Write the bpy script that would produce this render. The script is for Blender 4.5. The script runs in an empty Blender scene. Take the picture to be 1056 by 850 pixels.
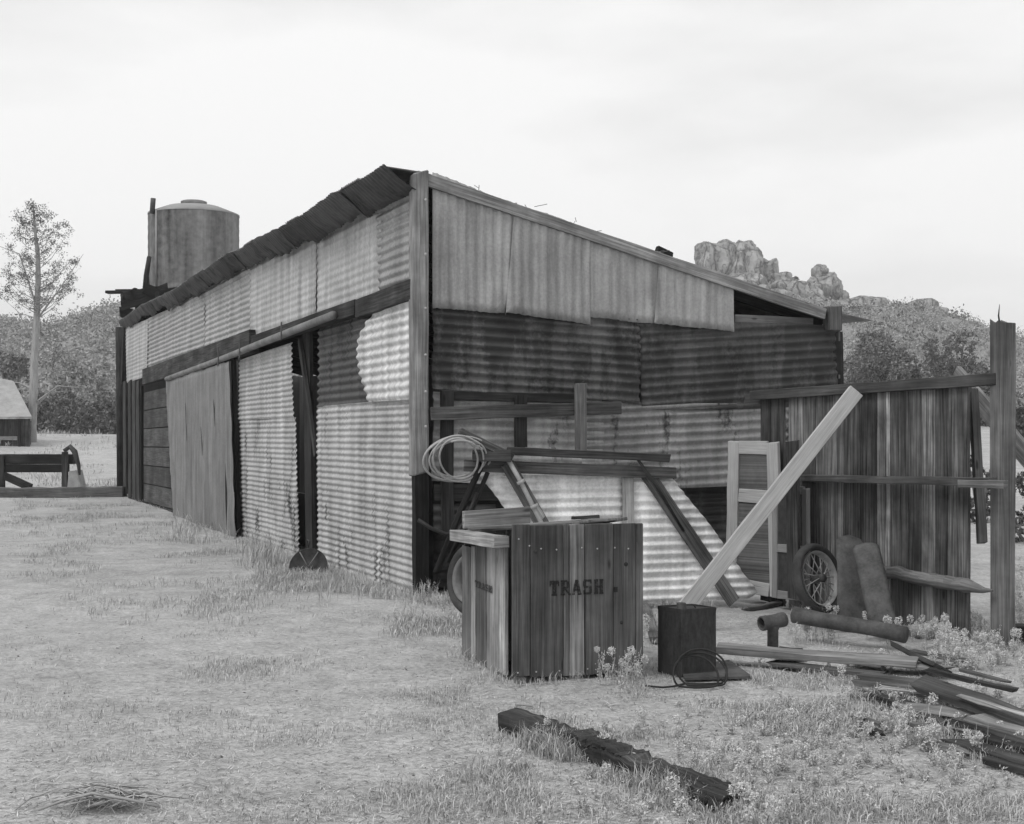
import bpy, math, random
import numpy as np
from mathutils import Vector, Matrix, noise
random.seed(7); rng = np.random.default_rng(11)
R = math.radians
scene = bpy.context.scene
COL = scene.collection

# ------------------------------------------------------------------ camera, sky, sun, exposure
EYE, F, CX, HY = 1.5, 1400.0, 528.0, 450.0
cam = bpy.data.objects.new('camera', bpy.data.cameras.new('camera'))
COL.objects.link(cam)
cam.location = (0, 0, EYE); cam.rotation_euler = (R(90), 0, 0)
cam.data.sensor_width = 36; cam.data.lens = 36 * F / 1056
cam.data.shift_y = 25 / 1056
cam.data.clip_end = 5000
scene.camera = cam

world = bpy.data.worlds.new('World'); scene.world = world; world.use_nodes = True
SUN_EL, SUN_AZ = R(52), R(-128)       # azimuth measured from +Y towards +X; the light comes from behind the camera on the left
SKY_K = 1.08
wn = world.node_tree; wn.nodes.clear()
def wnode(t, **k):
    n = wn.nodes.new(t)
    for a, b in k.items(): setattr(n, a, b)
    return n
sky = wnode('ShaderNodeTexSky', sky_type='NISHITA', sun_disc=False, sun_elevation=SUN_EL, sun_rotation=SUN_AZ, dust_density=4.0, air_density=1.0)
bw = wnode('ShaderNodeRGBToBW')
tc = wnode('ShaderNodeTexCoord'); mp = wnode('ShaderNodeMapping'); mp.inputs['Scale'].default_value = (1.0, 1.0, 3.4)
cl = wnode('ShaderNodeTexNoise'); cl.inputs['Scale'].default_value = 1.7; cl.inputs['Detail'].default_value = 6; cl.inputs['Roughness'].default_value = .5
mr = wnode('ShaderNodeMapRange'); mr.inputs['From Min'].default_value = .36; mr.inputs['From Max'].default_value = .6
mr.inputs['To Min'].default_value = 7.2; mr.inputs['To Max'].default_value = 9.9          # thin overcast, brighter and darker cloud
mx = wnode('ShaderNodeMix', data_type='FLOAT'); mx.inputs[0].default_value = .93
bg = wnode('ShaderNodeBackground'); bg.inputs['Strength'].default_value = .1 * SKY_K
wo = wnode('ShaderNodeOutputWorld')
L = wn.links.new
L(sky.outputs[0], bw.inputs[0]); L(tc.outputs['Generated'], mp.inputs[0]); L(mp.outputs[0], cl.inputs['Vector'])
L(cl.outputs['Fac'], mr.inputs['Value']); L(bw.outputs[0], mx.inputs[2]); L(mr.outputs[0], mx.inputs[3])
L(mx.outputs[0], bg.inputs['Color']); L(bg.outputs[0], wo.inputs['Surface'])

sun = bpy.data.objects.new('sun', bpy.data.lights.new('sun', 'SUN')); COL.objects.link(sun)
sun.data.energy = 1.5; sun.data.angle = R(22); sun.data.color = (1, .995, .985)
sd = Vector((math.sin(SUN_AZ) * math.cos(SUN_EL), math.cos(SUN_AZ) * math.cos(SUN_EL), math.sin(SUN_EL)))
sun.rotation_euler = sd.to_track_quat('Z', 'Y').to_euler()
sun.location = sd * 50

vs = scene.view_settings
vs.view_transform = 'Standard'; vs.look = 'None'; vs.exposure = 0.0; vs.gamma = 1.0; vs.use_curve_mapping = False
scene.cycles.max_bounces = 5; scene.cycles.diffuse_bounces = 3; scene.cycles.transparent_max_bounces = 6

# ------------------------------------------------------------------ materials
def mat(name):
    m = bpy.data.materials.new(name); m.use_nodes = True
    nt = m.node_tree
    return m, nt, nt.nodes['Principled BSDF']
def N(nt, t, **k):
    n = nt.nodes.new(t)
    for a, b in k.items(): setattr(n, a, b)
    return n
def math_(nt, op, a, b=None, clamp=False):
    n = N(nt, 'ShaderNodeMath', operation=op, use_clamp=clamp)
    for i, v in enumerate((a, b)):
        if v is None: continue
        if isinstance(v, (int, float)): n.inputs[i].default_value = v
        else: nt.links.new(v, n.inputs[i])
    return n.outputs[0]
def noise_(nt, vec, scale, detail=4, rough=.55, sc=(1, 1, 1)):
    m = N(nt, 'ShaderNodeMapping'); m.inputs['Scale'].default_value = sc
    nt.links.new(vec, m.inputs[0])
    n = N(nt, 'ShaderNodeTexNoise'); n.inputs['Scale'].default_value = scale; n.inputs['Detail'].default_value = detail; n.inputs['Roughness'].default_value = rough
    nt.links.new(m.outputs[0], n.inputs['Vector'])
    return n.outputs['Fac']
def rmap(nt, v, a, b, c, d):
    n = N(nt, 'ShaderNodeMapRange'); nt.links.new(v, n.inputs[0])
    for i, x in enumerate((a, b, c, d)): n.inputs[i + 1].default_value = x
    return n.outputs[0]
def attr(nt, name):
    n = N(nt, 'ShaderNodeAttribute'); n.attribute_name = name
    return n.outputs['Fac']
def mixf(nt, f, a, b):
    n = N(nt, 'ShaderNodeMix', data_type='FLOAT')
    for i, v in ((0, f), (2, a), (3, b)):
        if isinstance(v, (int, float)): n.inputs[i].default_value = v
        else: nt.links.new(v, n.inputs[i])
    return n.outputs[0]
def bump(nt, bs, h, strength, dist=.01):
    b = N(nt, 'ShaderNodeBump'); b.inputs['Strength'].default_value = strength; b.inputs['Distance'].default_value = dist
    nt.links.new(h, b.inputs['Height']); nt.links.new(b.outputs[0], bs.inputs['Normal'])
def coord(nt, which): return N(nt, 'ShaderNodeTexCoord').outputs[which]

def make_wood(name, contrast=1.0, rough=.85, gain=1.0):
    m, nt, bs = mat(name)
    uv = coord(nt, 'UV')
    g1 = noise_(nt, uv, 1.0, 5, .6, (1.6, 55, 1))
    g2 = noise_(nt, uv, 1.0, 4, .6, (3.5, 190, 1))
    g3 = noise_(nt, uv, 1.0, 3, .5, (1.1, 9, 1))
    kn = N(nt, 'ShaderNodeTexVoronoi'); kn.inputs['Scale'].default_value = 1
    mk = N(nt, 'ShaderNodeMapping'); mk.inputs['Scale'].default_value = (2.1, 6.5, 1); nt.links.new(uv, mk.inputs[0]); nt.links.new(mk.outputs[0], kn.inputs['Vector'])
    knot = rmap(nt, kn.outputs['Distance'], .05, .1, .35, 1)
    s = math_(nt, 'MULTIPLY', rmap(nt, g1, .3, .7, 1 - .55 * contrast, 1 + .42 * contrast), rmap(nt, g2, .3, .7, .8, 1.18))
    s = math_(nt, 'MULTIPLY', s, rmap(nt, g3, .3, .7, 1 - .35 * contrast, 1 + .3 * contrast))
    crack = rmap(nt, noise_(nt, uv, 1.0, 3, .6, (.9, 80, 1)), .66, .72, 1, .3)
    s = math_(nt, 'MULTIPLY', math_(nt, 'MULTIPLY', s, crack), knot)
    st_ = rmap(nt, noise_(nt, coord(nt, 'Object'), 1.6, 5, .65), .34, .66, 1 - .4 * contrast, 1 + .3 * contrast)
    c = math_(nt, 'MULTIPLY', math_(nt, 'MULTIPLY', s, st_), math_(nt, 'MULTIPLY', attr(nt, 'tint'), gain))
    nt.links.new(c, bs.inputs['Base Color']); bs.inputs['Roughness'].default_value = rough
    bs.inputs['Specular IOR Level'].default_value = .2
    bump(nt, bs, math_(nt, 'ADD', math_(nt, 'ADD', g1, math_(nt, 'MULTIPLY', g2, .4)), crack), .5, .006)
    return m
WOOD = make_wood('weathered_wood')
WOODS = make_wood('stained_wood', 1.35, .9, .62)
NEWWOOD = make_wood('plain_wood', .3)
BINWOOD = make_wood('bin_wood', .95, .9, 1.12)
FENCEWOOD = make_wood('fence_wood', 1.5, .9, 1.25)

def make_tin(name, spec=.3):
    m, nt, bs = mat(name)
    P = coord(nt, 'Object'); uv = coord(nt, 'UV')
    streak = noise_(nt, P, 1.0, 6, .65, (6, 6, .5))
    blot = noise_(nt, P, 2.3, 6, .6)
    fine = noise_(nt, P, 38, 4, .6)
    s = math_(nt, 'MULTIPLY', rmap(nt, streak, .3, .7, .62, 1.34), rmap(nt, blot, .3, .7, .8, 1.16))
    s = math_(nt, 'MULTIPLY', s, rmap(nt, fine, .3, .7, .86, 1.12))
    c = math_(nt, 'MULTIPLY', s, attr(nt, 'tint'))
    rust = attr(nt, 'rust')
    rm = math_(nt, 'ADD', math_(nt, 'MULTIPLY', noise_(nt, P, 1.0, 6, .65, (2.8, 2.8, .9)), .65), math_(nt, 'MULTIPLY', noise_(nt, P, 1.0, 5, .7, (13, 13, 2.5)), .35))
    f = math_(nt, 'MULTIPLY', math_(nt, 'SUBTRACT', math_(nt, 'ADD', rm, rust), 1.0), 13.0, True)
    speck = rmap(nt, noise_(nt, P, 21, 3, .6), .70, .76, 0, .55)
    f = math_(nt, 'MAXIMUM', f, math_(nt, 'MULTIPLY', speck, rmap(nt, rust, .2, .6, .3, 1)))
    c = mixf(nt, f, c, math_(nt, 'MULTIPLY', rmap(nt, blot, .3, .7, .03, .075), 1.0))
    nt.links.new(c, bs.inputs['Base Color'])
    sp = N(nt, 'ShaderNodeSeparateXYZ'); nt.links.new(uv, sp.inputs[0])
    def cell(v, s): return math_(nt, 'MULTIPLY', math_(nt, 'ABSOLUTE', math_(nt, 'SUBTRACT', math_(nt, 'FRACT', math_(nt, 'DIVIDE', v, s)), .5)), s)
    fx = math_(nt, 'ADD', cell(sp.outputs[0], .64), math_(nt, 'MULTIPLY', math_(nt, 'SUBTRACT', fine, .5), .012)); fy = cell(sp.outputs[1], .27)
    dd = math_(nt, 'SQRT', math_(nt, 'ADD', math_(nt, 'MULTIPLY', fx, fx), math_(nt, 'MULTIPLY', fy, fy)))
    c = math_(nt, 'MULTIPLY', c, math_(nt, 'MULTIPLY', rmap(nt, dd, .007, .011, .25, 1), rmap(nt, math_(nt, 'ADD', fx, math_(nt, 'MULTIPLY', streak, .05)), .025, .05, .72, 1)))
    bs.inputs['Metallic'].default_value = .12
    nt.links.new(mixf(nt, f, .55, .9), bs.inputs['Roughness'])
    bs.inputs['Specular IOR Level'].default_value = spec
    bump(nt, bs, math_(nt, 'ADD', fine, blot), .22, .006)
    return m
TIN = make_tin('corrugated_tin')

def simple(name, lo, hi, scale=12, rough=.8, bmp=.3, met=0, sc=(1, 1, 1), spec=.3):
    m, nt, bs = mat(name)
    P = coord(nt, 'Object')
    n1 = noise_(nt, P, scale, 6, .6, sc); n2 = noise_(nt, P, scale * 6, 4, .6)
    v = math_(nt, 'ADD', math_(nt, 'MULTIPLY', n1, .7), math_(nt, 'MULTIPLY', n2, .3))
    nt.links.new(rmap(nt, v, .32, .68, lo, hi), bs.inputs['Base Color'])
    bs.inputs['Roughness'].default_value = rough; bs.inputs['Metallic'].default_value = met; bs.inputs['Specular IOR Level'].default_value = spec
    if bmp: bump(nt, bs, v, bmp, .01)
    return m
RUSTY = simple('rusted_steel', .03, .11, 9, .75)
DARKIRON = simple('dark_iron', .018, .06, 14, .6)
CANMAT = simple('blackened_can', .012, .05, 9, .55, .15, 0, (4, 4, 1))
PIPE = simple('old_pipe', .1, .26, 3, .7, .2)
RUBBER = simple('old_rubber', .03, .08, 10, .85)
WIRE = simple('galvanized_wire', .28, .45, 20, .5, 0)
CABLE = simple('black_cable', .01, .025, 20, .6, 0)
TANKM = simple('water_tank_steel', .015, .3, 1.0, .6, .1, 0, (2.2, 2.2, .12))
TANKTOP = simple('water_tank_top', .22, .32, 3, .6, .1)
ROCK, nt, bs = mat('granite'); P_ = coord(nt, 'Object')
a_ = noise_(nt, P_, .5, 7, .65); c_ = noise_(nt, P_, 1.1, 5, .6, (1, 1, .35))
vo = N(nt, 'ShaderNodeTexVoronoi', feature='DISTANCE_TO_EDGE'); vo.inputs['Scale'].default_value = .42; mv_ = N(nt, 'ShaderNodeMapping'); mv_.inputs['Scale'].default_value = (1, 1, .55); dn_ = N(nt, 'ShaderNodeVectorMath', operation='ADD'); nn_ = N(nt, 'ShaderNodeTexNoise'); nn_.inputs['Scale'].default_value = .8
nt.links.new(P_, nn_.inputs['Vector']); nt.links.new(P_, dn_.inputs[0]); nt.links.new(nn_.outputs['Color'], dn_.inputs[1]); nt.links.new(dn_.outputs[0], mv_.inputs[0]); nt.links.new(mv_.outputs[0], vo.inputs['Vector'])
cr = math_(nt, 'MULTIPLY', rmap(nt, vo.outputs['Distance'], .0, .07, .3, 1), rmap(nt, math_(nt, 'ABSOLUTE', math_(nt, 'SUBTRACT', c_, .5)), .0, .03, .5, 1))
nt.links.new(math_(nt, 'MULTIPLY', rmap(nt, a_, .3, .7, .18, .46), cr), bs.inputs['Base Color']); bs.inputs['Roughness'].default_value = .95
bump(nt, bs, math_(nt, 'ADD', a_, math_(nt, 'MULTIPLY', cr, .4)), 1.0, .35)
STONE = simple('field_stone', .25, .42, 9, .9, .5)
BARK = simple('pale_bark', .2, .42, 5, .9, .5, 0, (3, 3, .5))
BARKD = simple('dark_bark', .08, .18, 5, .9, .5)
CONC = simple('pale_concrete', .22, .4, 5, .9, .3)
INK = simple('stencil_ink', .008, .05, 30, .8, 0)
BLACK = simple('interior_shade', .012, .03, 4, .95, .1)  # near-black colour carries the shade inside the shed and behind the door slits
ROOFL = simple('pale_roofing', .26, .42, 3, .8, .2)

def leafmat(name, lo, hi, trans=.25):
    m, nt, bs = mat(name)
    g = N(nt, 'ShaderNodeNewGeometry')
    nt.links.new(rmap(nt, g.outputs['Random Per Island'], 0, 1, lo, hi), bs.inputs['Base Color'])
    bs.inputs['Roughness'].default_value = .75; bs.inputs['Specular IOR Level'].default_value = .15
    return m
GRASS = leafmat('dry_grass', .24, .62)
STRAW = leafmat('straw', .07, .66)
WEED = leafmat('weed_leaves', .34, .62)
HEAD = leafmat('seed_heads', .5, .68)
LEAFP = leafmat('pine_needles', .08, .2)
LEAFL = leafmat('light_foliage', .27, .45)
LEAFM = leafmat('mid_foliage', .12, .23)
LEAFD = leafmat('dark_foliage', .08, .17)
BRUSH = leafmat('hillside_brush', .26, .42)
TWIG = leafmat('dead_twigs', .05, .22)

DRYTWIG = leafmat('dry_twigs', .14, .5)

def groundmat():
    m, nt, bs = mat('sandy_ground')
    P = coord(nt, 'Object')
    a = noise_(nt, P, .55, 6, .6); b = noise_(nt, P, 3.2, 6, .65); c = noise_(nt, P, 28, 5, .7); d = noise_(nt, P, 120, 3, .7)
    v = math_(nt, 'MULTIPLY', rmap(nt, a, .3, .7, .84, 1.1), rmap(nt, b, .32, .68, .8, 1.14))
    v = math_(nt, 'MULTIPLY', v, rmap(nt, c, .28, .72, .66, 1.3))
    v = math_(nt, 'MULTIPLY', v, rmap(nt, d, .28, .72, .78, 1.22))
    lit = rmap(nt, noise_(nt, P, 9, 7, .75), .56, .66, 1, .76)
    v = math_(nt, 'MULTIPLY', v, lit)
    nt.links.new(math_(nt, 'MULTIPLY', v, .445), bs.inputs['Base Color'])
    bs.inputs['Roughness'].default_value = .95; bs.inputs['Specular IOR Level'].default_value = .1
    bump(nt, bs, math_(nt, 'ADD', math_(nt, 'ADD', b, math_(nt, 'MULTIPLY', c, .5)), math_(nt, 'MULTIPLY', d, .2)), .9, .03)
    return m
GROUND = groundmat()
HILLM = simple('hill_soil', .15, .3, .12, .95, .4)

# ------------------------------------------------------------------ geometry helpers
def ray(px, py): return Vector(((px - CX) / F, 1.0, -(py - HY) / F))
def at(px, py, Y): return Vector(((px - CX) / F * Y, Y, EYE - (py - HY) / F * Y))
def G(px, py, z=0.0): return at(px, py, (EYE - z) * F / (py - HY))
class Plane:
    def __init__(s, p0, d):
        s.p0 = Vector((p0[0], p0[1], 0)); s.d = Vector((d[0], d[1], 0)).normalized()
        n = Vector((s.d.y, -s.d.x, 0))
        if n.dot(-s.p0) < 0: n = -n
        s.n = n
    def pt(s, px, py, off=0.0):
        r = ray(px, py); o = Vector((0, 0, EYE)); q = s.p0 + s.n * off
        t = s.n.dot(q - o) / s.n.dot(r)
        return o + r * t
    def uz(s, px, py, off=0.0):
        p = s.pt(px, py, off)
        return ((p - s.p0).dot(s.d), p.z)
    def xyz(s, u, z, off=0.0):
        p = s.p0 + s.d * u + s.n * off
        return Vector((p.x, p.y, z))
UP = Vector((0, 0, 1))

ORG = {}
class MB:
    def __init__(s):
        s.v = []; s.f = []; s.uv = []; s.tint = []; s.rust = []; s.sm = []
    def add(s, verts, faces, uvs=None, tint=.3, rust=0., smooth=False):
        b = len(s.v)
        s.v += [Vector(p) for p in verts]
        s.tint += [tint] * len(verts); s.rust += [rust] * len(verts)
        for i, f in enumerate(faces):
            s.f.append([b + k for k in f])
            s.uv.append(uvs[i] if uvs else [(verts[k][0] + verts[k][1], verts[k][2]) for k in f])
            s.sm.append(smooth)
        return s
    def board(s, p0, p1, w, t, wdir, tint=.2, seg=None, jit=.003, bend=0., jag=.008, taper=1.0):
        """a sawn board or pole from p0 to p1; w across wdir, t through the board"""
        p0 = Vector(p0); p1 = Vector(p1); ax = p1 - p0; ln = ax.length; ax.normalize()
        wd = Vector(wdir); wd = (wd - ax * wd.dot(ax)).normalized(); td = ax.cross(wd).normalized()
        n = seg or max(2, min(14, int(ln / .25) + 1)); ou = random.random() * 50; ov = random.random() * 50
        vs_ = []
        for i in range(n + 1):
            k = i / n; e = jag if i in (0, n) else 0
            sc = 1 + (taper - 1) * k
            c = p0 + ax * (ln * k) + td * (bend * math.sin(math.pi * k))
            for a, b in ((-1, -1), (1, -1), (1, 1), (-1, 1)):
                vs_.append(c + wd * (a * w / 2 * sc + random.uniform(-jit, jit)) + td * (b * t / 2 * sc + random.uniform(-jit, jit) * .6) + ax * random.uniform(-e, e))
        fs, us = [], []
        per = [0, w, w + t, 2 * w + t, 2 * w + 2 * t]
        for i in range(n):
            for j in range(4):
                a, b = i * 4 + j, i * 4 + (j + 1) % 4
                fs.append((a, b, b + 4, a + 4)); u0, u1 = ou + ln * i / n, ou + ln * (i + 1) / n
                us.append([(u0, ov + per[j]), (u0, ov + per[j + 1]), (u1, ov + per[j + 1]), (u1, ov + per[j])])
        fs.append((3, 2, 1, 0)); us.append([(ou, ov), (ou, ov + w), (ou + t, ov + w), (ou + t, ov)])
        q = n * 4; fs.append((q, q + 1, q + 2, q + 3)); us.append([(ou, ov), (ou, ov + w), (ou + t, ov + w), (ou + t, ov)])
        return s.add(vs_, fs, us, tint)
    def tube(s, path, r, sides=8, tint=.2, caps=True, rough=0.0, closed=False, rust=0.):
        path = [Vector(p) for p in path]; n = len(path); vs_, fs, us = [], [], []
        rr = r if isinstance(r, (list, tuple)) else [r] * n
        ou = random.random() * 50; ln = 0; prev = None; dl = []
        for i, p in enumerate(path):
            a = path[(i - 1) % n] if (closed or i) else p; b = path[(i + 1) % n] if (closed or i < n - 1) else p
            ax = (b - a).normalized()
            if prev is None:
                side = ax.cross(UP if abs(ax.z) < .9 else Vector((1, 0, 0))).normalized()
            else:
                side = (prev - ax * prev.dot(ax)).normalized()
            prev = side; o = ax.cross(side)
            for j in range(sides):
                th = 2 * math.pi * j / sides; q = rr[i] * (1 + random.uniform(-rough, rough))
                vs_.append(p + side * (math.cos(th) * q) + o * (math.sin(th) * q))
            dl.append(ln); ln += (path[(i + 1) % n] - p).length
        m = n if closed else n - 1
        for i in range(m):
            i2 = (i + 1) % n
            for j in range(sides):
                j2 = (j + 1) % sides
                fs.append((i * sides + j, i * sides + j2, i2 * sides + j2, i2 * sides + j))
                u0, u1 = ou + dl[i], ou + dl[i] + (path[i2] - path[i]).length; c = rr[i] * 6.28 / sides
                us.append([(u0, j * c), (u0, j * c + c), (u1, j * c + c), (u1, j * c)])
        if caps and not closed:
            fs.append(tuple(range(sides))[::-1]); us.append([(ou + math.cos(k) * rr[0], math.sin(k) * rr[0]) for k in range(sides)])
            b = (n - 1) * sides; fs.append(tuple(b + k for k in range(sides))); us.append([(ou + math.cos(k) * rr[-1], math.sin(k) * rr[-1]) for k in range(sides)])
        return s.add(vs_, fs, us, tint, rust, True)
    def lathe(s, prof, c, ax=UP, side=None, n=24, tint=.2, rust=0., smooth=True):
        """revolve (radius, distance along axis) pairs about the axis through c"""
        ax = Vector(ax).normalized(); c = Vector(c)
        sd_ = Vector(side) if side else ax.cross(UP if abs(ax.z) < .9 else Vector((1, 0, 0)))
        sd_.normalize(); o = ax.cross(sd_); vs_, fs = [], []
        for r_, h in prof:
            for j in range(n):
                th = 2 * math.pi * j / n
                vs_.append(c + ax * h + sd_ * (r_ * math.cos(th)) + o * (r_ * math.sin(th)))
        for i in range(len(prof) - 1):
            for j in range(n):
                fs.append((i * n + j, i * n + (j + 1) % n, (i + 1) * n + (j + 1) % n, (i + 1) * n + j))
        return s.add(vs_, fs, None, tint, rust, smooth)
    def prism(s, pts, nrm, t, tint=.2, rust=0.):
        """a flat outline with thickness t along nrm (pts lie in the front face)"""
        pts = [Vector(p) for p in pts]; nrm = Vector(nrm).normalized(); n = len(pts)
        vs_ = pts + [p - nrm * t for p in pts]
        fs = [tuple(range(n)), tuple(range(2 * n - 1, n - 1, -1))]
        for i in range(n): fs.append((i, n + i, n + (i + 1) % n, (i + 1) % n))
        return s.add(vs_, fs, None, tint, rust)
    def box(s, c, x, y, z, hx, hy, hz, tint=.2, rust=0.):
        c = Vector(c); x, y, z = Vector(x).normalized(), Vector(y).normalized(), Vector(z).normalized()
        vs_ = [c + x * (a * hx) + y * (b * hy) + z * (d * hz) for d in (-1, 1) for b in (-1, 1) for a in (-1, 1)]
        fs = [(0, 2, 3, 1), (4, 5, 7, 6), (0, 1, 5, 4), (2, 6, 7, 3), (0, 4, 6, 2), (1, 3, 7, 5)]
        return s.add(vs_, fs, None, tint, rust)
    def corr(s, pl, poly, axis='h', off=.02, amp=.0125, pitch=.09, tint=.4, rust=.2, tilt=0., dent=.014, jag=.008, px=True, per=8, lean=0.):
        """corrugated sheet on a vertical plane; poly gives its outline, ridges run along u ('h') or up ('v')"""
        P = [pl.uz(a, b, off) for a, b in poly] if px else list(poly)
        Q = [(u, z - tilt * u) if axis == 'h' else (z, u) for u, z in P]     # (along ridges, across ridges)
        lo, hi = min(q[1] for q in Q) + 1e-4, max(q[1] for q in Q) - 1e-4
        rows = max(4, int((hi - lo) / (pitch / per))); ph = random.random() * 6.28; sd_ = random.random() * 90
        alen = max(q[0] for q in Q) - min(q[0] for q in Q); cols = max(4, min(60, int(alen / .1)))
        vs_, fs, us = [], [], []; zmin = min(p[1] for p in P)
        for i in range(rows + 1):
            c = lo + (hi - lo) * i / rows; xs = []
            for k in range(len(Q)):
                (a0, c0), (a1, c1) = Q[k], Q[(k + 1) % len(Q)]
                if (c0 - c) * (c1 - c) <= 0 and c0 != c1: xs.append(a0 + (a1 - a0) * (c - c0) / (c1 - c0))
            a0, a1 = (min(xs), max(xs)) if xs else (0, 0)
            a0 += .03 * noise.noise(Vector((c * 2.2, sd_, 8))); a1 += .03 * noise.noise(Vector((c * 2.2, sd_, 12)))
            a0 += jag * noise.noise(Vector((c * 30, sd_, 1))); a1 += jag * noise.noise(Vector((c * 30, sd_, 5)))
            for j in range(cols + 1):
                a = a0 + (a1 - a0) * j / cols
                u, z = (a, c + tilt * a) if axis == 'h' else (c, a)
                d = off + amp * math.sin(2 * math.pi * c / pitch + ph + .16 * noise.noise(Vector((a * 1.7, c * 5, sd_ + 9)))) * (1 + .3 * noise.noise(Vector((a * 2, c, sd_)))) + dent * noise.noise(Vector((u * 1.1, z * 1.4, sd_))) + dent * .4 * noise.noise(Vector((u * 4, z * 4, sd_ + 3)))
                d -= lean * (z - zmin)
                vs_.append(pl.xyz(u, z, d)); us.append((a, c))
        W = cols + 1; fu = []
        for i in range(rows):
            for j in range(cols):
                f = (i * W + j, i * W + j + 1, (i + 1) * W + j + 1, (i + 1) * W + j); fs.append(f); fu.append([us[k] for k in f])
        return s.add(vs_, fs, fu, tint, rust, True)
    def build(s, name, material, parent=None, origin=None, bevel=0., solid=0., kind=None):
        me = bpy.data.meshes.new(name)
        if parent is not None: origin = ORG[parent.name]
        if origin is None:
            xs = [p.x for p in s.v]; ys = [p.y for p in s.v]; zs = [p.z for p in s.v]
            origin = ((min(xs) + max(xs)) / 2, (min(ys) + max(ys)) / 2, min(zs))
        o = Vector(origin)
        me.from_pydata([tuple(p - o) for p in s.v], [], s.f)
        uvl = me.uv_layers.new(name='UVMap')
        uvl.data.foreach_set('uv', [c for f in s.uv for q in f for c in q])
        for nm, arr in (('tint', s.tint), ('rust', s.rust)):
            at_ = me.attributes.new(nm, 'FLOAT', 'POINT'); at_.data.foreach_set('value', arr)
        me.polygons.foreach_set('use_smooth', s.sm)
        me.materials.append(material); me.update()
        ob = bpy.data.objects.new(name, me); COL.objects.link(ob)
        if parent is not None: ob.parent = parent
        else: ob.location = o
        ORG[ob.name] = tuple(o)
        if solid:
            md = ob.modifiers.new('solid', 'SOLIDIFY'); md.thickness = solid; md.offset = -1
        if bevel:
            md = ob.modifiers.new('bevel', 'BEVEL'); md.width = bevel; md.segments = 1; md.limit_method = 'ANGLE'; md.angle_limit = R(50)
        return ob

def tag(o, label=None, cat=None, group=None, kind=None):
    if label: o['label'] = label
    if cat: o['category'] = cat
    if group: o['group'] = group
    if kind: o['kind'] = kind
    return o
def thing(name, label, cat, loc, group=None):
    o = bpy.data.objects.new(name, None); COL.objects.link(o)
    o.location = loc; o.empty_display_size = .1; ORG[o.name] = tuple(loc)
    return tag(o, label, cat, group)

# ---- mass geometry in numpy: quads or blades
def np_mesh(name, verts, faces_n, material, origin=(0, 0, 0), parent=None):
    """verts (M*k,3); every face uses k consecutive verts"""
    k = faces_n; verts = np.asarray(verts, dtype=np.float32) - np.asarray(origin, dtype=np.float32); nv = len(verts); nf = nv // k
    me = bpy.data.meshes.new(name)
    me.vertices.add(nv); me.vertices.foreach_set('co', verts.ravel())
    me.loops.add(nv); me.loops.foreach_set('vertex_index', np.arange(nv, dtype=np.int32))
    me.polygons.add(nf); me.polygons.foreach_set('loop_start', np.arange(0, nv, k, dtype=np.int32))
    me.update(calc_edges=True); me.materials.append(material)
    o = bpy.data.objects.new(name, me); COL.objects.link(o)
    if parent is not None: o.parent = parent
    else: o.location = origin
    return o
def unit(a): return a / (np.linalg.norm(a, axis=-1, keepdims=True) + 1e-9)
def leaf_quads(c, size, aspect=.5, flat=0.0):
    """random little leaves (quads, pointed) at centres c"""
    n = len(c); a = rng.normal(size=(n, 3)); a[:, 2] *= (1 - flat); a = unit(a)
    b = unit(np.cross(a, rng.normal(size=(n, 3))))
    s_ = (np.asarray(size) * rng.uniform(.6, 1.3, n))[:, None]
    v = np.stack([c - a * s_, c + b * s_ * aspect, c + a * s_, c - b * s_ * aspect], 1)
    return v.reshape(-1, 3)
def blades(base, h, w, lean=.5, leandir=None):
    """bent triangular grass blades as one kite (4 verts) each"""
    n = len(base); th = rng.uniform(0, 2 * math.pi, n)
    d = np.stack([np.cos(th), np.sin(th), np.zeros(n)], 1)
    s_ = np.stack([-np.sin(th + rng.normal(0, .6, n)), np.cos(th), np.zeros(n)], 1)
    h = np.asarray(h)[:, None]; w = np.asarray(w)[:, None]; le = (rng.uniform(.1, 1, n) * lean)[:, None]
    up = np.array([0, 0, 1.0])
    mid = base + up * h * .55 + d * h * le * .3
    tip = base + up * h * (1 - .35 * le) + d * h * le
    return np.stack([base - s_ * w * .4, mid + s_ * w * .6, tip, mid - s_ * w * .6], 1).reshape(-1, 3)
def sstep(a, b, x):
    t = np.clip((x - a) / (b - a), 0, 1); return t * t * (3 - 2 * t)
def gz(X, Y):
    X = np.asarray(X, dtype=float); Y = np.asarray(Y, dtype=float)
    z = 1.55 * sstep(42, 70, Y) + 1.2 * sstep(14, 40, Y) * sstep(4, 12, X)
    near = 1 - sstep(25, 60, Y)
    z += near * .6 * (-.02 + .018 * np.sin(X * 1.7 + 1.3 * np.sin(Y * .9)) + .014 * np.sin(Y * 2.3 + X * .8) + .008 * np.sin(X * 5.1 + Y * 3.7))
    z += (1 - near) * (.2 * np.sin(X * .21 + .5) * np.sin(Y * .13))
    return z
def ang(px, py):     # ground point for layout, numpy
    Y = EYE * F / (np.asarray(py, float) - HY); return (np.asarray(px, float) - CX) / F * Y, Y
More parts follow.
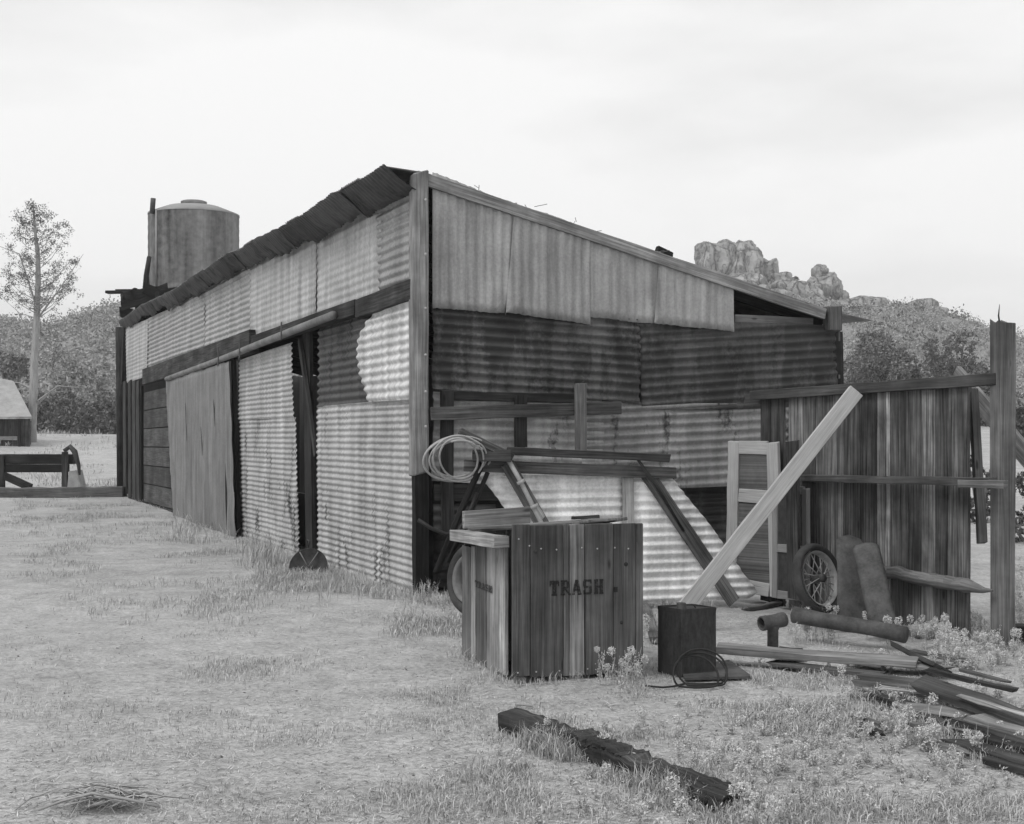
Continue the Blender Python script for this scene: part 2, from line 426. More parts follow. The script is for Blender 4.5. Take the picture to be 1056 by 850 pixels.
# ------------------------------------------------------------------ ground and hills
def grid(xs, ys, zf):
    X, Y = np.meshgrid(xs, ys); Z = zf(X, Y)
    v = np.stack([X, Y, Z], -1).reshape(-1, 3); nx, ny = len(xs), len(ys)
    i = (np.arange(ny - 1)[:, None] * nx + np.arange(nx - 1)[None]).ravel()
    return v, np.stack([i, i + 1, i + nx + 1, i + nx], 1)
def grid_obj(name, xs, ys, zf, m):
    v, f = grid(xs, ys, zf)
    me = bpy.data.meshes.new(name); me.from_pydata(v.tolist(), [], f.tolist()); me.materials.append(m)
    me.polygons.foreach_set('use_smooth', [True] * len(f)); me.update()
    o = bpy.data.objects.new(name, me); COL.objects.link(o); o['kind'] = 'structure'
    return o
gx = np.concatenate([-np.geomspace(600, 14, 40), np.linspace(-13.5, 13.5, 110), np.geomspace(14, 600, 40)])
gy = np.concatenate([np.linspace(-20, 3, 10), np.linspace(3.2, 18, 110), np.linspace(18.5, 75, 70), np.geomspace(77, 600, 40)])
grid_obj('ground', gx, gy, gz, GROUND)

RX = [-400, -150, -95, -76, -68, -57, -40, -20, 0, 14, 27, 40, 49, 54, 60, 64, 70, 76, 90, 120, 170, 400]
RZ = [10, 14, 17.0, 18.2, 16.8, 19.6, 22, 23, 23.5, 22.5, 21.5, 21.0, 20.2, 19.6, 19.3, 18.4, 16.4, 14.4, 13, 11, 9, 8]
nz = np.vectorize(lambda x, y, z: noise.fractal(Vector((x, y, z)), 1.0, 2.0, 4))
def hz(X, Y):
    r = np.interp(X * 200 / np.maximum(Y, 60), RX, RZ)
    k = sstep(82, 200, Y) * (1 - .6 * sstep(230, 420, Y))
    b = nz(X * .045, Y * .045, 3.3)
    return 1.4 + (r - 1.4) * k ** 1.15 + b * 1.3 * sstep(80, 120, Y) * (.35 + .65 * (1 - sstep(180, 205, Y))) - 2.5 * (1 - sstep(76, 90, Y))
hx = np.concatenate([np.linspace(-420, -125, 30), np.linspace(-120, 120, 150), np.linspace(125, 420, 30)])
hy = np.concatenate([np.linspace(70, 230, 90), np.linspace(235, 480, 30)])
grid_obj('hills', hx, hy, hz, HILLM)

# ------------------------------------------------------------------ the shed
C = (-0.843, 12.96)
PL = Plane(C, (-.4214, 1)); PR = Plane(C, (1, .33))
shed = thing('corrugated_shed', 'long old lean-roofed shed patched with corrugated metal sheets', 'shed', (C[0], C[1], 0))
dL, nL, dR, nR = PL.d, PL.n, PR.d, PR.n
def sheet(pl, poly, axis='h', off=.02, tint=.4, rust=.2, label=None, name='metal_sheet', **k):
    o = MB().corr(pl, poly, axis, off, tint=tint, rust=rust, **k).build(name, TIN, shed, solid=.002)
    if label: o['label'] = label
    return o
# upper band of the long wall, under the high eave
def uband(x): return 208 + (396 - x) * .514       # fascia line
sheet(PL, [(388, 203), (432, 178), (432, 292), (392, 306)], off=.035, tint=.36, rust=.22)
sheet(PL, [(324, 236), (395, 200), (395, 305), (324, 327)], off=.02, tint=.42, rust=.25, amp=.005)
sheet(PL, [(258, 273), (326, 236), (326, 327), (258, 350)], off=.03, tint=.42, rust=.27, amp=.004)
sheet(PL, [(209, 300), (260, 272), (259, 350), (209, 365)], off=.02, tint=.36, rust=.24, amp=.011)
sheet(PL, [(174, 318), (211, 300), (211, 366), (174, 379)], off=.03, tint=.33, rust=.26, amp=.011)
sheet(PL, [(150, 330), (176, 318), (176, 379), (150, 388)], off=.02, tint=.33, rust=.27, amp=.011)
sheet(PL, [(129, 338), (153, 329), (152, 388), (131, 395)], off=.03, tint=.4, rust=.2, amp=.004)
# lower sheets
sheet(PL, [(385, 322), (428, 308), (428, 412), (379, 415), (377, 405), (371, 386), (368, 366), (371, 346), (378, 332)], off=.085, tint=.62, rust=.12, label='bright galvanized patch with a curved edge', jag=.012)
sheet(PL, [(329, 338), (384, 320), (384, 414), (328, 420)], off=.025, tint=.055, rust=.5, label='dark rusted patch under the beam')
sheet(PL, [(327, 419), (433, 410), (433, 616), (420, 616), (328, 584)], off=.04, tint=.4, rust=.45, jag=.014, pitch=.07, amp=.0095, label='large lower sheet with fine wavy ridges')
sheet(PL, [(246, 372), (301, 353), (303, 432), (246, 433)], off=.04, tint=.4, rust=.27, pitch=.07, amp=.0095)
sheet(PL, [(247, 431), (304, 430), (309, 584), (250, 562)], off=.03, tint=.4, rust=.46, jag=.012, pitch=.07, amp=.0095)
# beam over the doors, in two lengths, and the pipe track under it
b = MB()
def lbeam(x0, y0, x1, y1, w, t, off, tint): return (PL.pt(x0, y0, off), PL.pt(x1, y1, off), w, t, UP, tint)
b.board(*lbeam(430, 298, 371.5, 319, .2, .12, .08, .075)); b.build('door_beam', WOODS, shed, bevel=.006)
b = MB().board(*lbeam(370, 317, 262, 353, .17, .11, .07, .06)); b.build('door_beam', WOODS, shed, bevel=.006)
b = MB().board(*lbeam(262, 352, 150, 389, .34, .14, .05, .09)); b.build('door_beam', WOODS, shed, bevel=.006)
pp = [PL.pt(x, y, .17) for x, y in ((344, 325), (300, 342), (262, 357), (235, 368), (208, 378), (172, 391))]
tr = MB().tube(pp, .048, 10, .34); tr.build('track_pipe', PIPE, shed)
for x, y in ((225, 371), (247, 364), (290, 345)):
    MB().board(PL.pt(x, y - 12, .19), PL.pt(x, y + 6, .24), .04, .01, dL, .1).build('pipe_strap', DARKIRON, shed)
# tall sliding door hung from the pipe, ridges upright, with slits painted black for the dark behind them
sdoor = sheet(PL, [(171, 394), (236, 372), (243, 560), (179, 541)], 'v', off=.17, tint=.2, rust=.1, amp=.006, pitch=.11, name='sliding_door', label='grey sliding door hung from the pipe')
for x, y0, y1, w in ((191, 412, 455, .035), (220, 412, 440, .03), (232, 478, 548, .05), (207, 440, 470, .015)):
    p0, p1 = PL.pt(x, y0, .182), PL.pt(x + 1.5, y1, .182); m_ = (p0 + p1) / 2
    MB().prism([p0, m_ - dL * w, p1, m_ + dL * w], nL, .004).build('painted_slit', BLACK, sdoor)
MB().board(PL.pt(241, 371, .08), PL.pt(246, 559, .08), .12, .06, dL, .025).build('jamb_or_gap_strip', WOODS, shed)  # near-black jamb painted as the dark gap beside the sliding door
# open doorway: dark inside, a jamb plank and a leaning stick
MB().board(PL.pt(317, 344, -.06), PL.pt(321, 588, -.06), .34, .05, dL, .05).build('jamb_or_gap_strip', WOODS, shed)
MB().board(PL.pt(309, 350, -.0), PL.pt(326, 470, .0), .09, .04, dL, .07).build('leaning_slat', WOODS, shed)
# horizontal boards and the dark end door
b = MB(); ys = np.linspace(402, 540, 8)
for i in range(7):
    fy = lambda x, y: y + (x - 160) * (y - 457) / 222
    x0, x1 = 145, 181
    ya, yb = ys[i] + 8, 0; yc = (ys[i] + ys[i + 1]) / 2
    b.board(PL.pt(x0, fy(x0, yc), .0), PL.pt(x1, fy(x1, yc), .0), .385, .03, UP, random.uniform(.045, .085))
b.build('board_wall', WOOD, shed)
b = MB()
for x0, x1, tt in ((126, 131, .05), (131.5, 136, .035), (136.5, 140, .06), (140.5, 144, .045)):
    b.board(PL.pt((x0 + x1) / 2, 393, .05), PL.pt((x0 + x1) / 2 + .5, 512 + (x0 - 126) * .35, .05 + .02 * (x0 > 130) * (x0 < 135)), .52, .03, dL, tt)
b.build('plank_door', WOOD, shed)
MB().board(PL.pt(146.5, 398, .04), PL.pt(146.5, 518, .04), .12, .05, dL, .015).build('jamb_or_gap_strip', WOODS, shed)  # near-black strip standing in for the dark gap right of the plank door
MB().tube([PL.pt(124.5, 338, .02), PL.pt(125, 420, .02), PL.pt(125.5, 506, .02)], .13, 8, .05, rough=.1).build('corner_post', WOODS, shed)
MB().board(PL.pt(128, 338, .05), PL.pt(126, 396, .05), .2, .04, dL, .04).build('end_trim', WOODS, shed)

# near corner post
cp = MB().board(PL.xyz(-.03, 3.99, .06) , PL.xyz(-.03, 1.16, .06), .155, .17, dR, .23, jit=.004, jag=.05).build('corner_post', WOOD, shed, bevel=.012)
MB().board(PL.xyz(-.02, 1.17, .045), PL.xyz(.0, -.05, .03), .13, .15, dR, .022, jit=.006).build('post_stub', WOODS, shed)
for y in (206, 262, 318, 366, 404, 440):
    MB().lathe([(0, .006), (.012, .004), (.014, 0)], PR.pt(439, y, .158), nR, n=8, tint=.3).build('bolt', WIRE, cp)

# gable end: upright sheets above, dark sheets below
sheet(PR, [(446, 178), (533, 210), (521, 322), (446, 318)], 'v', off=.05, tint=.34, rust=.12, amp=.008, dent=.008)
sheet(PR, [(531, 209), (608, 236), (609, 336), (521.5, 324)], 'v', off=.07, tint=.31, rust=.12, amp=.008, dent=.01)
sheet(PR, [(606.5, 236), (682, 262), (675, 334), (607, 327)], 'v', off=.05, tint=.33, rust=.14, amp=.006, dent=.01)
sheet(PR, [(680, 262), (757, 288), (757.5, 340.5), (675, 333.5)], 'v', off=.065, tint=.33, rust=.13, amp=.005, dent=.008)
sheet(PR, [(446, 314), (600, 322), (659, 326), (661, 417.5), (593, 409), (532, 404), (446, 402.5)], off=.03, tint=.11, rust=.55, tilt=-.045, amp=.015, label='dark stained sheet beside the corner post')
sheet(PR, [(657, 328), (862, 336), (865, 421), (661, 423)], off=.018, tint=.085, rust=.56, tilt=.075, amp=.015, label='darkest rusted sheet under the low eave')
sheet(PR, [(446, 404), (622, 412), (622, 500), (560, 503), (446, 496)], off=.0, tint=.36, rust=.46, tilt=-.03)
sheet(PR, [(600, 414), (866, 418), (866, 505), (752, 501), (700, 504), (600, 500)], off=.01, tint=.24, rust=.48, tilt=.05)
sheet(PR, [(446, 494), (868, 497), (868, 592), (446, 606)], off=-.14, tint=.014, rust=.5, tilt=.02, label='near-black sheet set back, painted as the dark opening at the wall foot')  # sheet colour holds the darkness of the open wall foot
# boards nailed over the lower gable wall
MB().board(PR.pt(444, 427, .13), PR.pt(640, 420.5, .13), .125, .045, UP, .12).build('nailed_board', WOODS, shed, bevel=.004)
MB().board(PR.pt(457, 408, .03), PR.pt(600, 411, .03), .09, .04, UP, .06).build('nailed_board', WOODS, shed, bevel=.004)
MB().board(PR.pt(461, 402, .07), PR.pt(461, 552, .07), .12, .06, dR, .045).build('wall_stud', WOODS, shed, bevel=.004)
MB().board(PR.pt(537, 408, .055), PR.pt(537, 462, .055), .12, .05, dR, .045).build('wall_stud', WOODS, shed, bevel=.004)
MB().board(PR.pt(598.5, 396, .18), PR.pt(599, 468, .18), .115, .045, dR, .14).build('wall_stud', WOOD, shed, bevel=.004)
MB().board(PR.pt(447, 508, .05), PR.pt(545, 508, .05), .16, .06, UP, .05).build('nailed_board', WOODS, shed, bevel=.004)
sheet(PR, [(447, 520), (512, 520), (512, 550), (447, 548)], off=.07, tint=.035, rust=.5, dent=.05, name='crumpled_sheet')
# pale board under the open low end of the gable, and the post under the eave
MB().board(PR.pt(757, 331, -.02), PR.pt(838, 334.5, -.02), .13, .03, UP, .15).build('gable_board', WOOD, shed)
MB().board(PR.pt(858.5, 316, .04), PR.pt(858.5, 342, .04), .15, .15, dR, .13).build('corner_post', WOOD, shed, bevel=.008)
MB().board(PR.pt(861, 342, -.06), PR.pt(866, 600, -.06), .12, .12, dR, .06).build('corner_post', WOODS, shed)
# roof: one corrugated slope, high along the long wall
WR = 4.55; LL = 23.4
def roofz(a, w):
    z = 3.965 - .28 * w if w < 4.0 else 3.965 - .28 * 4.0 - .16 * (w - 4.0)
    if w < 0: z = 3.965 - .1 * w
    return z + .016 * a + .03 * math.sin(a * .62 + 2.9) * math.exp(-abs(w) * .5) + .02 * noise.noise(Vector((a * .8, w * .3, 4)))
def roof_pt(a, w, dz=0.):
    if w < 0: w = w * (1 - .62 * a / LL)
    p = Vector((C[0], C[1], 0)) + dL * a + dR * w
    return Vector((p.x, p.y, roofz(a, w) + dz))
m_ = MB(); na, ws = 1500, [-.42, -.4, 0, .8, 1.6, 2.4, 3.2, 4.0, 4.4, 4.9]; vv, ff = [], []
for i in range(na + 1):
    a = -.04 + (LL - .72) * i / na; sh = int(a / .66); ov = .05 * noise.noise(Vector((sh * 3.7, 1, 2))) - .012 * noise.noise(Vector((a * 14, 7, 2)))
    for j, w in enumerate(ws):
        w2 = w + (ov if j < 2 else 0) + (.1 * noise.noise(Vector((sh * 2.1, 5, 2))) if j == 9 else 0)
        vv.append(roof_pt(a, w2, .035 + .0095 * math.sin(2 * math.pi * a / .068) + .008 * (sh % 2)))
for i in range(na):
    for j in range(9): q = i * 10 + j; ff.append((q, q + 1, q + 11, q + 10))
m_.add(vv, ff, None, .2, .4, True); ro = m_.build('roof', TIN, shed, solid=-.003)
# rafters, fascia and the rake board on the gable
rt = MB(); a = .25
while a < LL - 1.2:
    rt.board(roof_pt(a, .05, -.06), roof_pt(a, 4.5, -.06), .11, .05, UP, .04, seg=3); a += .95
rt.build('rafter', WOODS, ro)
# rusted sheets bent down over the high eave
for k in range(15):
    a0, a1 = -.14 + k * (LL - .6) / 15, -.14 + (k + 1) * (LL - .6) / 15 + .06; js, jt = .015 * math.sin(k * 5.1), .03 * math.sin(k * 3.3)
    m_ = MB(); vv, ff = [], []; na = int((a1 - a0) / .015); rows = ((-.43 + js, .035 + js * .5), (-.355 + js, -.02), (-.28, -.08), (-.2, -.125), (-.12, -.16 + jt)); oo = .02 * (k % 2)
    for i in range(na + 1):
        a = a0 + (a1 - a0) * i / na; rag = .07 * noise.noise(Vector((a * 1.3, 3, 1))) + .05 * noise.noise(Vector((a * 3.3, 8, 1)))
        for j, (w, dz) in enumerate(rows):
            bul = .02 * noise.noise(Vector((a * 1.6, j * .6, 5)))
            vv.append(roof_pt(a, w - oo + bul + .007 * math.sin(2 * math.pi * a / .09), dz + (rag if j >= 3 else rag * .3)))
    for i in range(na):
        for j in range(4): q = i * 5 + j; ff.append((q, q + 1, q + 6, q + 5))
    m_.add(vv, ff, None, .05 + .02 * math.sin(k * 2.2), .5, True); m_.build('eave_sheet', TIN, shed, solid=.002)
MB().board(roof_pt(-.07, -.1, -.018), roof_pt(-.07, 4.32, -.012), .115, .045, UP, .26, seg=10, jit=.004).build('rake_board', WOOD, shed, bevel=.004)
tw = MB()
for k in range(11):
    w = random.uniform(.2, 3.0); p = roof_pt(random.uniform(-.12, .1), w, .06)
    tw.tube([p, p + dR * random.uniform(-.06, .14) + UP * random.uniform(-.01, .07) + dL * random.uniform(-.05, .05)], .003, 4, .1)
tw.build('roof_straw', TWIG, shed)['kind'] = 'stuff'
MB().board(roof_pt(-.02, 2.42, .1), roof_pt(.05, 2.62, .1), .06, .05, UP, .05).build('wood_block', WOODS, shed)
# the two walls that close the shed behind
m_ = MB()
for i in range(15):
    a0 = LL * i / 15; a1 = LL * (i + 1) / 15
    q = [roof_pt(a0, WR, -.06), roof_pt(a1, WR, -.06)]
    m_.prism([Vector((q[0].x, q[0].y, -.1)), Vector((q[1].x, q[1].y, -.1)), q[1], q[0]], dR, .02, .1, .4)
m_.build('back_wall', TIN, shed)
m_ = MB()
for i in range(6):
    w0, w1 = WR * i / 6, WR * (i + 1) / 6
    q = [roof_pt(LL, w0, -.06), roof_pt(LL, w1, -.06)]
    m_.prism([Vector((q[0].x, q[0].y, -.1)), Vector((q[1].x, q[1].y, -.1)), q[1], q[0]], dL, .02, .08, .3)
m_.build('end_wall', TIN, shed)
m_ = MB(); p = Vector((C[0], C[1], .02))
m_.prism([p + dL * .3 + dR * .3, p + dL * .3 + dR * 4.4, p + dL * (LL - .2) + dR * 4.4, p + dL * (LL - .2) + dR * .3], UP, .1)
m_.build('earth_floor', BLACK, shed)  # floor colour holds the shade of the closed shed
# ------------------------------------------------------------------ the trash bin
BY = 8.2; B0 = Vector((0, BY, 0)); bf = Vector((.951, .309, 0)); bs_ = Vector((-.3, .954, 0)).normalized()
PBF = Plane((0, BY), (.951, .309)); PBS = Plane((0, BY), (bs_.x, bs_.y))
bin_ = thing('trash_bin', 'square wooden trash bin of upright planks, lettered in black stencil', 'trash bin', (.25, 8.7, 0))
m_ = MB()
for x0, x1, yt, yb, tt in ((528, 546, 541, 697, .1), (546.6, 580, 541.5, 697.5, .075), (580.5, 586, 541, 697, .11), (587, 602, 541, 696, .2), (603.2, 632, 540, 695, .09), (632.5, 655, 540, 693.5, .08), (655.6, 662.5, 540, 693, .12)):
    xm = (x0 + x1) / 2; wd = (PBF.pt(x1, 600).xy - PBF.pt(x0, 600).xy).length
    m_.board(PBF.pt(xm, yb, -.012), PBF.pt(xm, yt, -.012), wd, .024, bf, tt, seg=8, jit=.0012, jag=.003)
fpan = m_.build('front_panel', BINWOOD, bin_, bevel=.003)
m_ = MB()
for x0, x1, yt, yb, tt in ((478, 487, 564, 684, .13), (487.4, 491.5, 563, 683, .3), (492, 503, 562, 693, .1), (503.4, 513, 561, 693, .26), (513.3, 522.5, 560, 695, .34)):
    xm = (x0 + x1) / 2; wd = (PBS.pt(x1, 600).xy - PBS.pt(x0, 600).xy).length
    m_.board(PBS.pt(xm, yb, -.012), PBS.pt(xm, yt, -.012), wd, .024, bs_, tt, seg=8, jit=.002, jag=.006)
span = m_.build('side_panel', BINWOOD, bin_, bevel=.003)
BW = (PBF.pt(661.5, 600).xy - B0.xy).length; BD = (PBS.pt(478, 600).xy - B0.xy).length
def bp(a, b, z): p = B0 + bf * a + bs_ * b; return Vector((p.x, p.y, z))
MB().board(bp(.06, .045, -.01), bp(.06, .045, .9), .06, .05, bs_, .16).build('corner_post', WOOD, bin_)
MB().board(bp(BW - .04, .06, .0), bp(BW - .04, .06, .9), .06, .05, bs_, .1).build('corner_post', WOOD, bin_)
m_ = MB()
for k in range(6): m_.board(bp(BW - .015, .1 + k * (BD - .1) / 6, .06), bp(BW - .015, .1 + k * (BD - .1) / 6, .93), (BD - .1) / 6 - .004, .024, bs_, random.uniform(.08, .14))
m_.build('side_panel', WOODS, bin_)
m_ = MB()
for k in range(5): m_.board(bp((k + .5) * BW / 5, BD - .01, .06), bp((k + .5) * BW / 5, BD - .01, .8), BW / 5 - .004, .024, bf, random.uniform(.08, .14))
m_.build('back_panel', WOODS, bin_)
m_ = MB(); m_.box(bp(BW / 2, BD / 2, .1), bf, bs_, UP, BW / 2 - .05, BD / 2 - .05, .01, .05); m_.build('bottom', WOODS, bin_)
# lid boards: loose looking planks laid slanting towards the back
PBL = Plane(bp(-.04, 0, 0)[:2], (bs_.x, bs_.y))
MB().board(bp(-.055, .98 * BD, .828), bp(-.035, .1, .855), .075, .1, UP, .3, bend=.006).build('lid_board', WOOD, bin_, bevel=.004)
for q, (a0, b0, z0, a1, b1, z1, w, tt) in enumerate(((.05, .95, .86, BW * .62, .12, .965, .13, .2), (.0, .78, .892, BW * .45, .05, .955, .1, .17), (.25, 1.0, .875, BW * .9, .2, .972, .14, .22), (.45, 1.02, .86, BW * 1.0, .3, .963, .13, .18))):
    MB().board(bp(a0, b0 * BD, z0), bp(a1, b1 * BD, z1), w, .02, Vector((.3, .9, 0)), tt).build('lid_board', WOOD, bin_, bevel=.003)
MB().board(bp(-.02, .93 * BD, .935), bp(BW * .55, .97 * BD, .955), .12, .03, UP, .27).build('lid_board', WOOD, bin_, bevel=.003)
MB().board(bp(BW * .55, .22, .985), bp(BW * .75, .2, .992), .05, .018, Vector((.3, .9, 0)), .06).build('lid_batten', WOOD, bin_)
nails = [(535, 556), (546, 563), (558, 566), (574, 567), (600, 565), (616, 566), (634, 565), (648, 566), (534, 694), (553, 693), (577, 692), (606, 690)]
for x, y in nails: MB().lathe([(0, .003), (.005, .002), (.006, 0)], PBF.pt(x, y, .001), PBF.n, n=6).build('nail', WIRE, fpan)
for x, y, r_ in ((645.5, 582, .014), (641, 642, .012), (552, 569, .012)):
    MB().lathe([(0, .002), (r_ * .8, .002), (r_, 0)], PBF.pt(x, y, .0005), PBF.n, n=10).build('knot_hole', INK, fpan)

GL = {'T': [(0, .74, 1, 1), (.3, 0, .7, .8), (.2, 0, .82, .12), (0, .62, .13, .8), (.87, .62, 1, .8)],
      'R': [(.06, 0, .42, 1), (0, 0, .45, .12), (0, .88, .7, 1), (.3, .42, .72, .56), (.62, .5, .9, .92), ('d', .45, .46, .98, 0, .26), (.8, 0, 1.05, .12)],
      'A': [('d', .46, 1, .14, 0, .24), ('d', .5, 1, .82, 0, .36), (.22, .28, .75, .4), (0, 0, .32, .12), (.62, 0, 1.02, .12)],
      'S': [(.1, .84, .88, 1), (.02, .54, .3, .9), (.1, .43, .9, .58), (.66, .1, .95, .5), (.08, 0, .86, .15), (.76, .72, .92, .98), (.04, .02, .2, .3)],
      'H': [(.05, 0, .42, 1), (.6, 0, .95, 1), (.3, .43, .7, .57), (0, .88, .44, 1), (0, 0, .44, .12), (.56, .88, 1, 1), (.56, 0, 1, .12)]}
def stencil(pl, word, x0, x1, yt, yb, off):
    u0, zt = pl.uz(x0, yt, off); u1, zb = pl.uz(x1, yb, off); n = len(word); cw = (u1 - u0) / n; h = zt - zb; k = 0; m_ = MB()
    for i, ch in enumerate(word):
        for st in GL[ch]:
            k += 1; o = off + k * .00012
            if st[0] == 'd':
                _, ax, ay, bx, by, w = st; q = [(ax - w / 2, ay), (bx - w / 2, by), (bx + w / 2, by), (ax + w / 2, ay)]
            else: q = [(st[0], st[1]), (st[2], st[1]), (st[2], st[3]), (st[0], st[3])]
            m_.add([pl.xyz(u0 + cw * (i + .06 + .86 * a), zb + h * b, o) for a, b in q], [(0, 1, 2, 3)], None, .03)
    return m_
inkmat, nt, bs2 = mat('worn_stencil_ink')
n_ = noise_(nt, coord(nt, 'Object'), 45, 4, .7)
tr_ = N(nt, 'ShaderNodeBsdfTransparent'); mxs = N(nt, 'ShaderNodeMixShader')
bs2.inputs['Base Color'].default_value = (.012, .012, .012, 1); bs2.inputs['Roughness'].default_value = .9
nt.links.new(rmap(nt, n_, .37, .52, .3, .96), mxs.inputs[0]); nt.links.new(tr_.outputs[0], mxs.inputs[1]); nt.links.new(bs2.outputs[0], mxs.inputs[2])
nt.links.new(mxs.outputs[0], nt.nodes['Material Output'].inputs['Surface'])
stencil(PBF, 'TRASH', 566, 623, 599, 612.5, .0026).build('stencil_lettering', inkmat, fpan)
stencil(PBS, 'TRASH', 489.5, 508, 598, 612, .0042).build('stencil_lettering', inkmat, span)
MB().box(PBF.pt(635, 608, .0015), bf, UP, PBF.n, .012, .016, .0012).build('ink_blot', inkmat, fpan)

# ------------------------------------------------------------------ square can, cable, plate, brace plank
can = thing('square_can', 'blackened square metal can standing beside the trash bin', 'can', (1.08, 8.6, 0))
k0, k1, k2 = Vector((1.052, 8.43, 0)), Vector((1.287, 8.53, 0)), Vector((.922, 8.62, 0))
CK = (k0, k1, k2); ca, cb = (k1 - k0), (k2 - k0); kc = k0 + (ca + cb) / 2; CH = .425
m_ = MB(); ring = []
for z, sc in ((0, .985), (.012, 1), (.03, .985), (CH * .33, .99), (CH * .66, .985), (CH - .03, .985), (CH - .012, 1.0), (CH, 1.0), (CH + .003, .985), (CH - .012, .97)):
    for a, b_ in ((-.5, -.5), (.5, -.5), (.5, .5), (-.5, .5)):
        for (da, db) in ((0, 0),):
            p = kc + ca * a * sc + cb * b_ * sc; ring.append(Vector((p.x, p.y, z)))
fs = [(i * 4 + j, i * 4 + (j + 1) % 4, i * 4 + 4 + (j + 1) % 4, i * 4 + 4 + j) for i in range(9) for j in range(4)] + [(36, 37, 38, 39), (3, 2, 1, 0)]
m_.add(ring, fs, None, .03); m_.build('body', CANMAT, can, bevel=.006)
pc = kc + ca * -.36 + cb * -.3
MB().lathe([(0, .035), (.026, .035), (.03, .03), (.03, .004), (.034, 0), (.034, -.012)], (pc.x, pc.y, CH), n=14).build('screw_cap', DARKIRON, can)
hp = [kc + ca * (-.25 + .5 * t) for t in (0, .12, .3, .5, .7, .88, 1)]
MB().tube([Vector((p.x, p.y, CH - .01 + .022 * min(1, 4 * t * (1 - t) * 2))) for p, t in zip(hp, (0, .12, .3, .5, .7, .88, 1))], .004, 6).build('handle', DARKIRON, can)
cp_ = []; c = G(720, 704, 0); lp_ = [(.15, .11, .12, .0), (.165, .12, .15, .03), (.135, .10, .10, -.03)]
for i in range(120):
    t = i / 119 * 3; k = min(2, int(t)); f_ = t - k; k2 = min(2, k + 1)
    rx, rz, oz, ox = [lp_[k][j] * (1 - f_) + lp_[k2][j] * f_ for j in range(4)]
    th = -2.2 + t * 2 * math.pi * .97
    cp_.append(Vector((c.x + ox + rx * math.cos(th), c.y - .05 - .1 * math.sin(th) * (.6 + .3 * k) * -1 - .03 * k, max(.012, oz * .62 + rz * math.sin(th)))))
c = G(684, 712, 0)
cp_ = [Vector((c.x - .1, c.y + .06, .015)), Vector((c.x, c.y + .03, .012)), Vector((c.x + .06, c.y + .04, .015))] + cp_
tag(MB().tube(cp_, .0065, 6).build('cable', CABLE), 'loops of stiff black cable lying in front of the square can', 'cable')
q = [G(706, 703), G(776, 701), G(752, 684), G(700, 690)]
tag(MB().prism([p + UP * .022 for p in q], UP, .015).build('steel_plate', RUSTY), 'flat dark steel plate lying under the square can', 'plate')
PB = Plane((1.1, 10.6), (1, .1))
top = at(883, 403, 10.95); bot = at(697, 640, 10.35)
tag(MB().board(bot, top, .13, .045, Vector((.78, 0, -.62)), .42, seg=10, jit=.002).build('brace_plank', NEWWOOD, bevel=.004), 'pale new plank leaning as a brace against the fence rail', 'plank')

# ------------------------------------------------------------------ board fence with its post
PF = Plane((3.45, 9.72), (-1.174, 2.7))
fence = thing('board_fence', 'tall unpainted fence of dark weathered upright boards', 'fence', (3.0, 10.7, 0))
xs = [785, 796, 809.5, 814, 829, 842, 858, 871, 888, 905, 914, 919.5, 938, 951, 966, 978, 989, 1000]
m_ = MB()
for i in range(len(xs) - 1):
    x0, x1 = xs[i] + .35, xs[i + 1] - .35
    if x0 > 809 and x1 < 814: continue
    xm = (x0 + x1) / 2; wd = (PF.pt(x1, 500).xy - PF.pt(x0, 500).xy).length
    p = PF.pt(xm, 500); zt = PF.pt(xm, 412 - (xm - 785) * .085).z
    tt = random.choice([.045, .07, .1, .15, .06, .12]) if not 914 <= xm <= 919 else .22
    m_.board((p.x, p.y, -.03 + random.uniform(0, .06)), (p.x, p.y, zt), wd, .022, PF.d, tt, seg=8, jit=.002, jag=.01)
m_.build('board_panel', FENCEWOOD, fence)
MB().board(PF.pt(775, 408, .05), PF.pt(1029, 391, .03), .085, .045, UP, .07, seg=12).build('rail', WOOD, fence, bevel=.004)
MB().board(PF.pt(770, 413, -.05), PF.pt(1000, 397, -.05), .09, .045, UP, .08, seg=12).build('rail', WOOD, fence)
MB().board(PF.pt(822, 493, .06), PF.pt(1024, 497, .14), .06, .075, UP, .1, seg=10).build('rail', WOOD, fence, bevel=.004)
MB().board(PF.pt(990, 499, .19), PF.pt(1037, 500, .17), .055, .05, UP, .15, seg=4).build('rail_splice', WOOD, fence, bevel=.004)
lp = [PF.pt(x, y, .1) for x, y in ((903, 588), (935, 593), (970, 598), (1000, 603), (1024, 609))]
lp = [lp[0].lerp(lp[-1], i_ / 14) + UP * (.02 * noise.noise(Vector((i_ * .5, 1, 7)))) for i_ in range(15)]
MB().tube(lp, [.052 + .012 * noise.noise(Vector((i_ * 1.7, 3, 1))) if i_ < 12 else (.04, .022, .008)[i_ - 12] for i_ in range(15)], 9, .15, rough=.2).build('log_rail', WOOD, fence)
pp = Vector((3.50, 9.68, 0)); pt = MB(); n = 10; vv, ff, uu = [], [], []
segs = 14; sd0 = random.random() * 9
for i in range(segs + 1):
    z = -.1 + 2.42 * i / segs
    for j in range(12):
        th = 2 * math.pi * j / 12; sq = 1 / max(abs(math.cos(th)), abs(math.sin(th))); r_ = .074 * min(sq, 1.2) * (1 + .05 * noise.noise(Vector((j * .9, z * .6, sd0)))) + .006 * noise.noise(Vector((j * 3., z, 1)))
        zz = z + (.045 * noise.noise(Vector((j * 1.3, 2, sd0))) if i == segs else 0)
        vv.append(Vector((pp.x + r_ * math.cos(th + .3), pp.y + r_ * math.sin(th + .3), zz)))
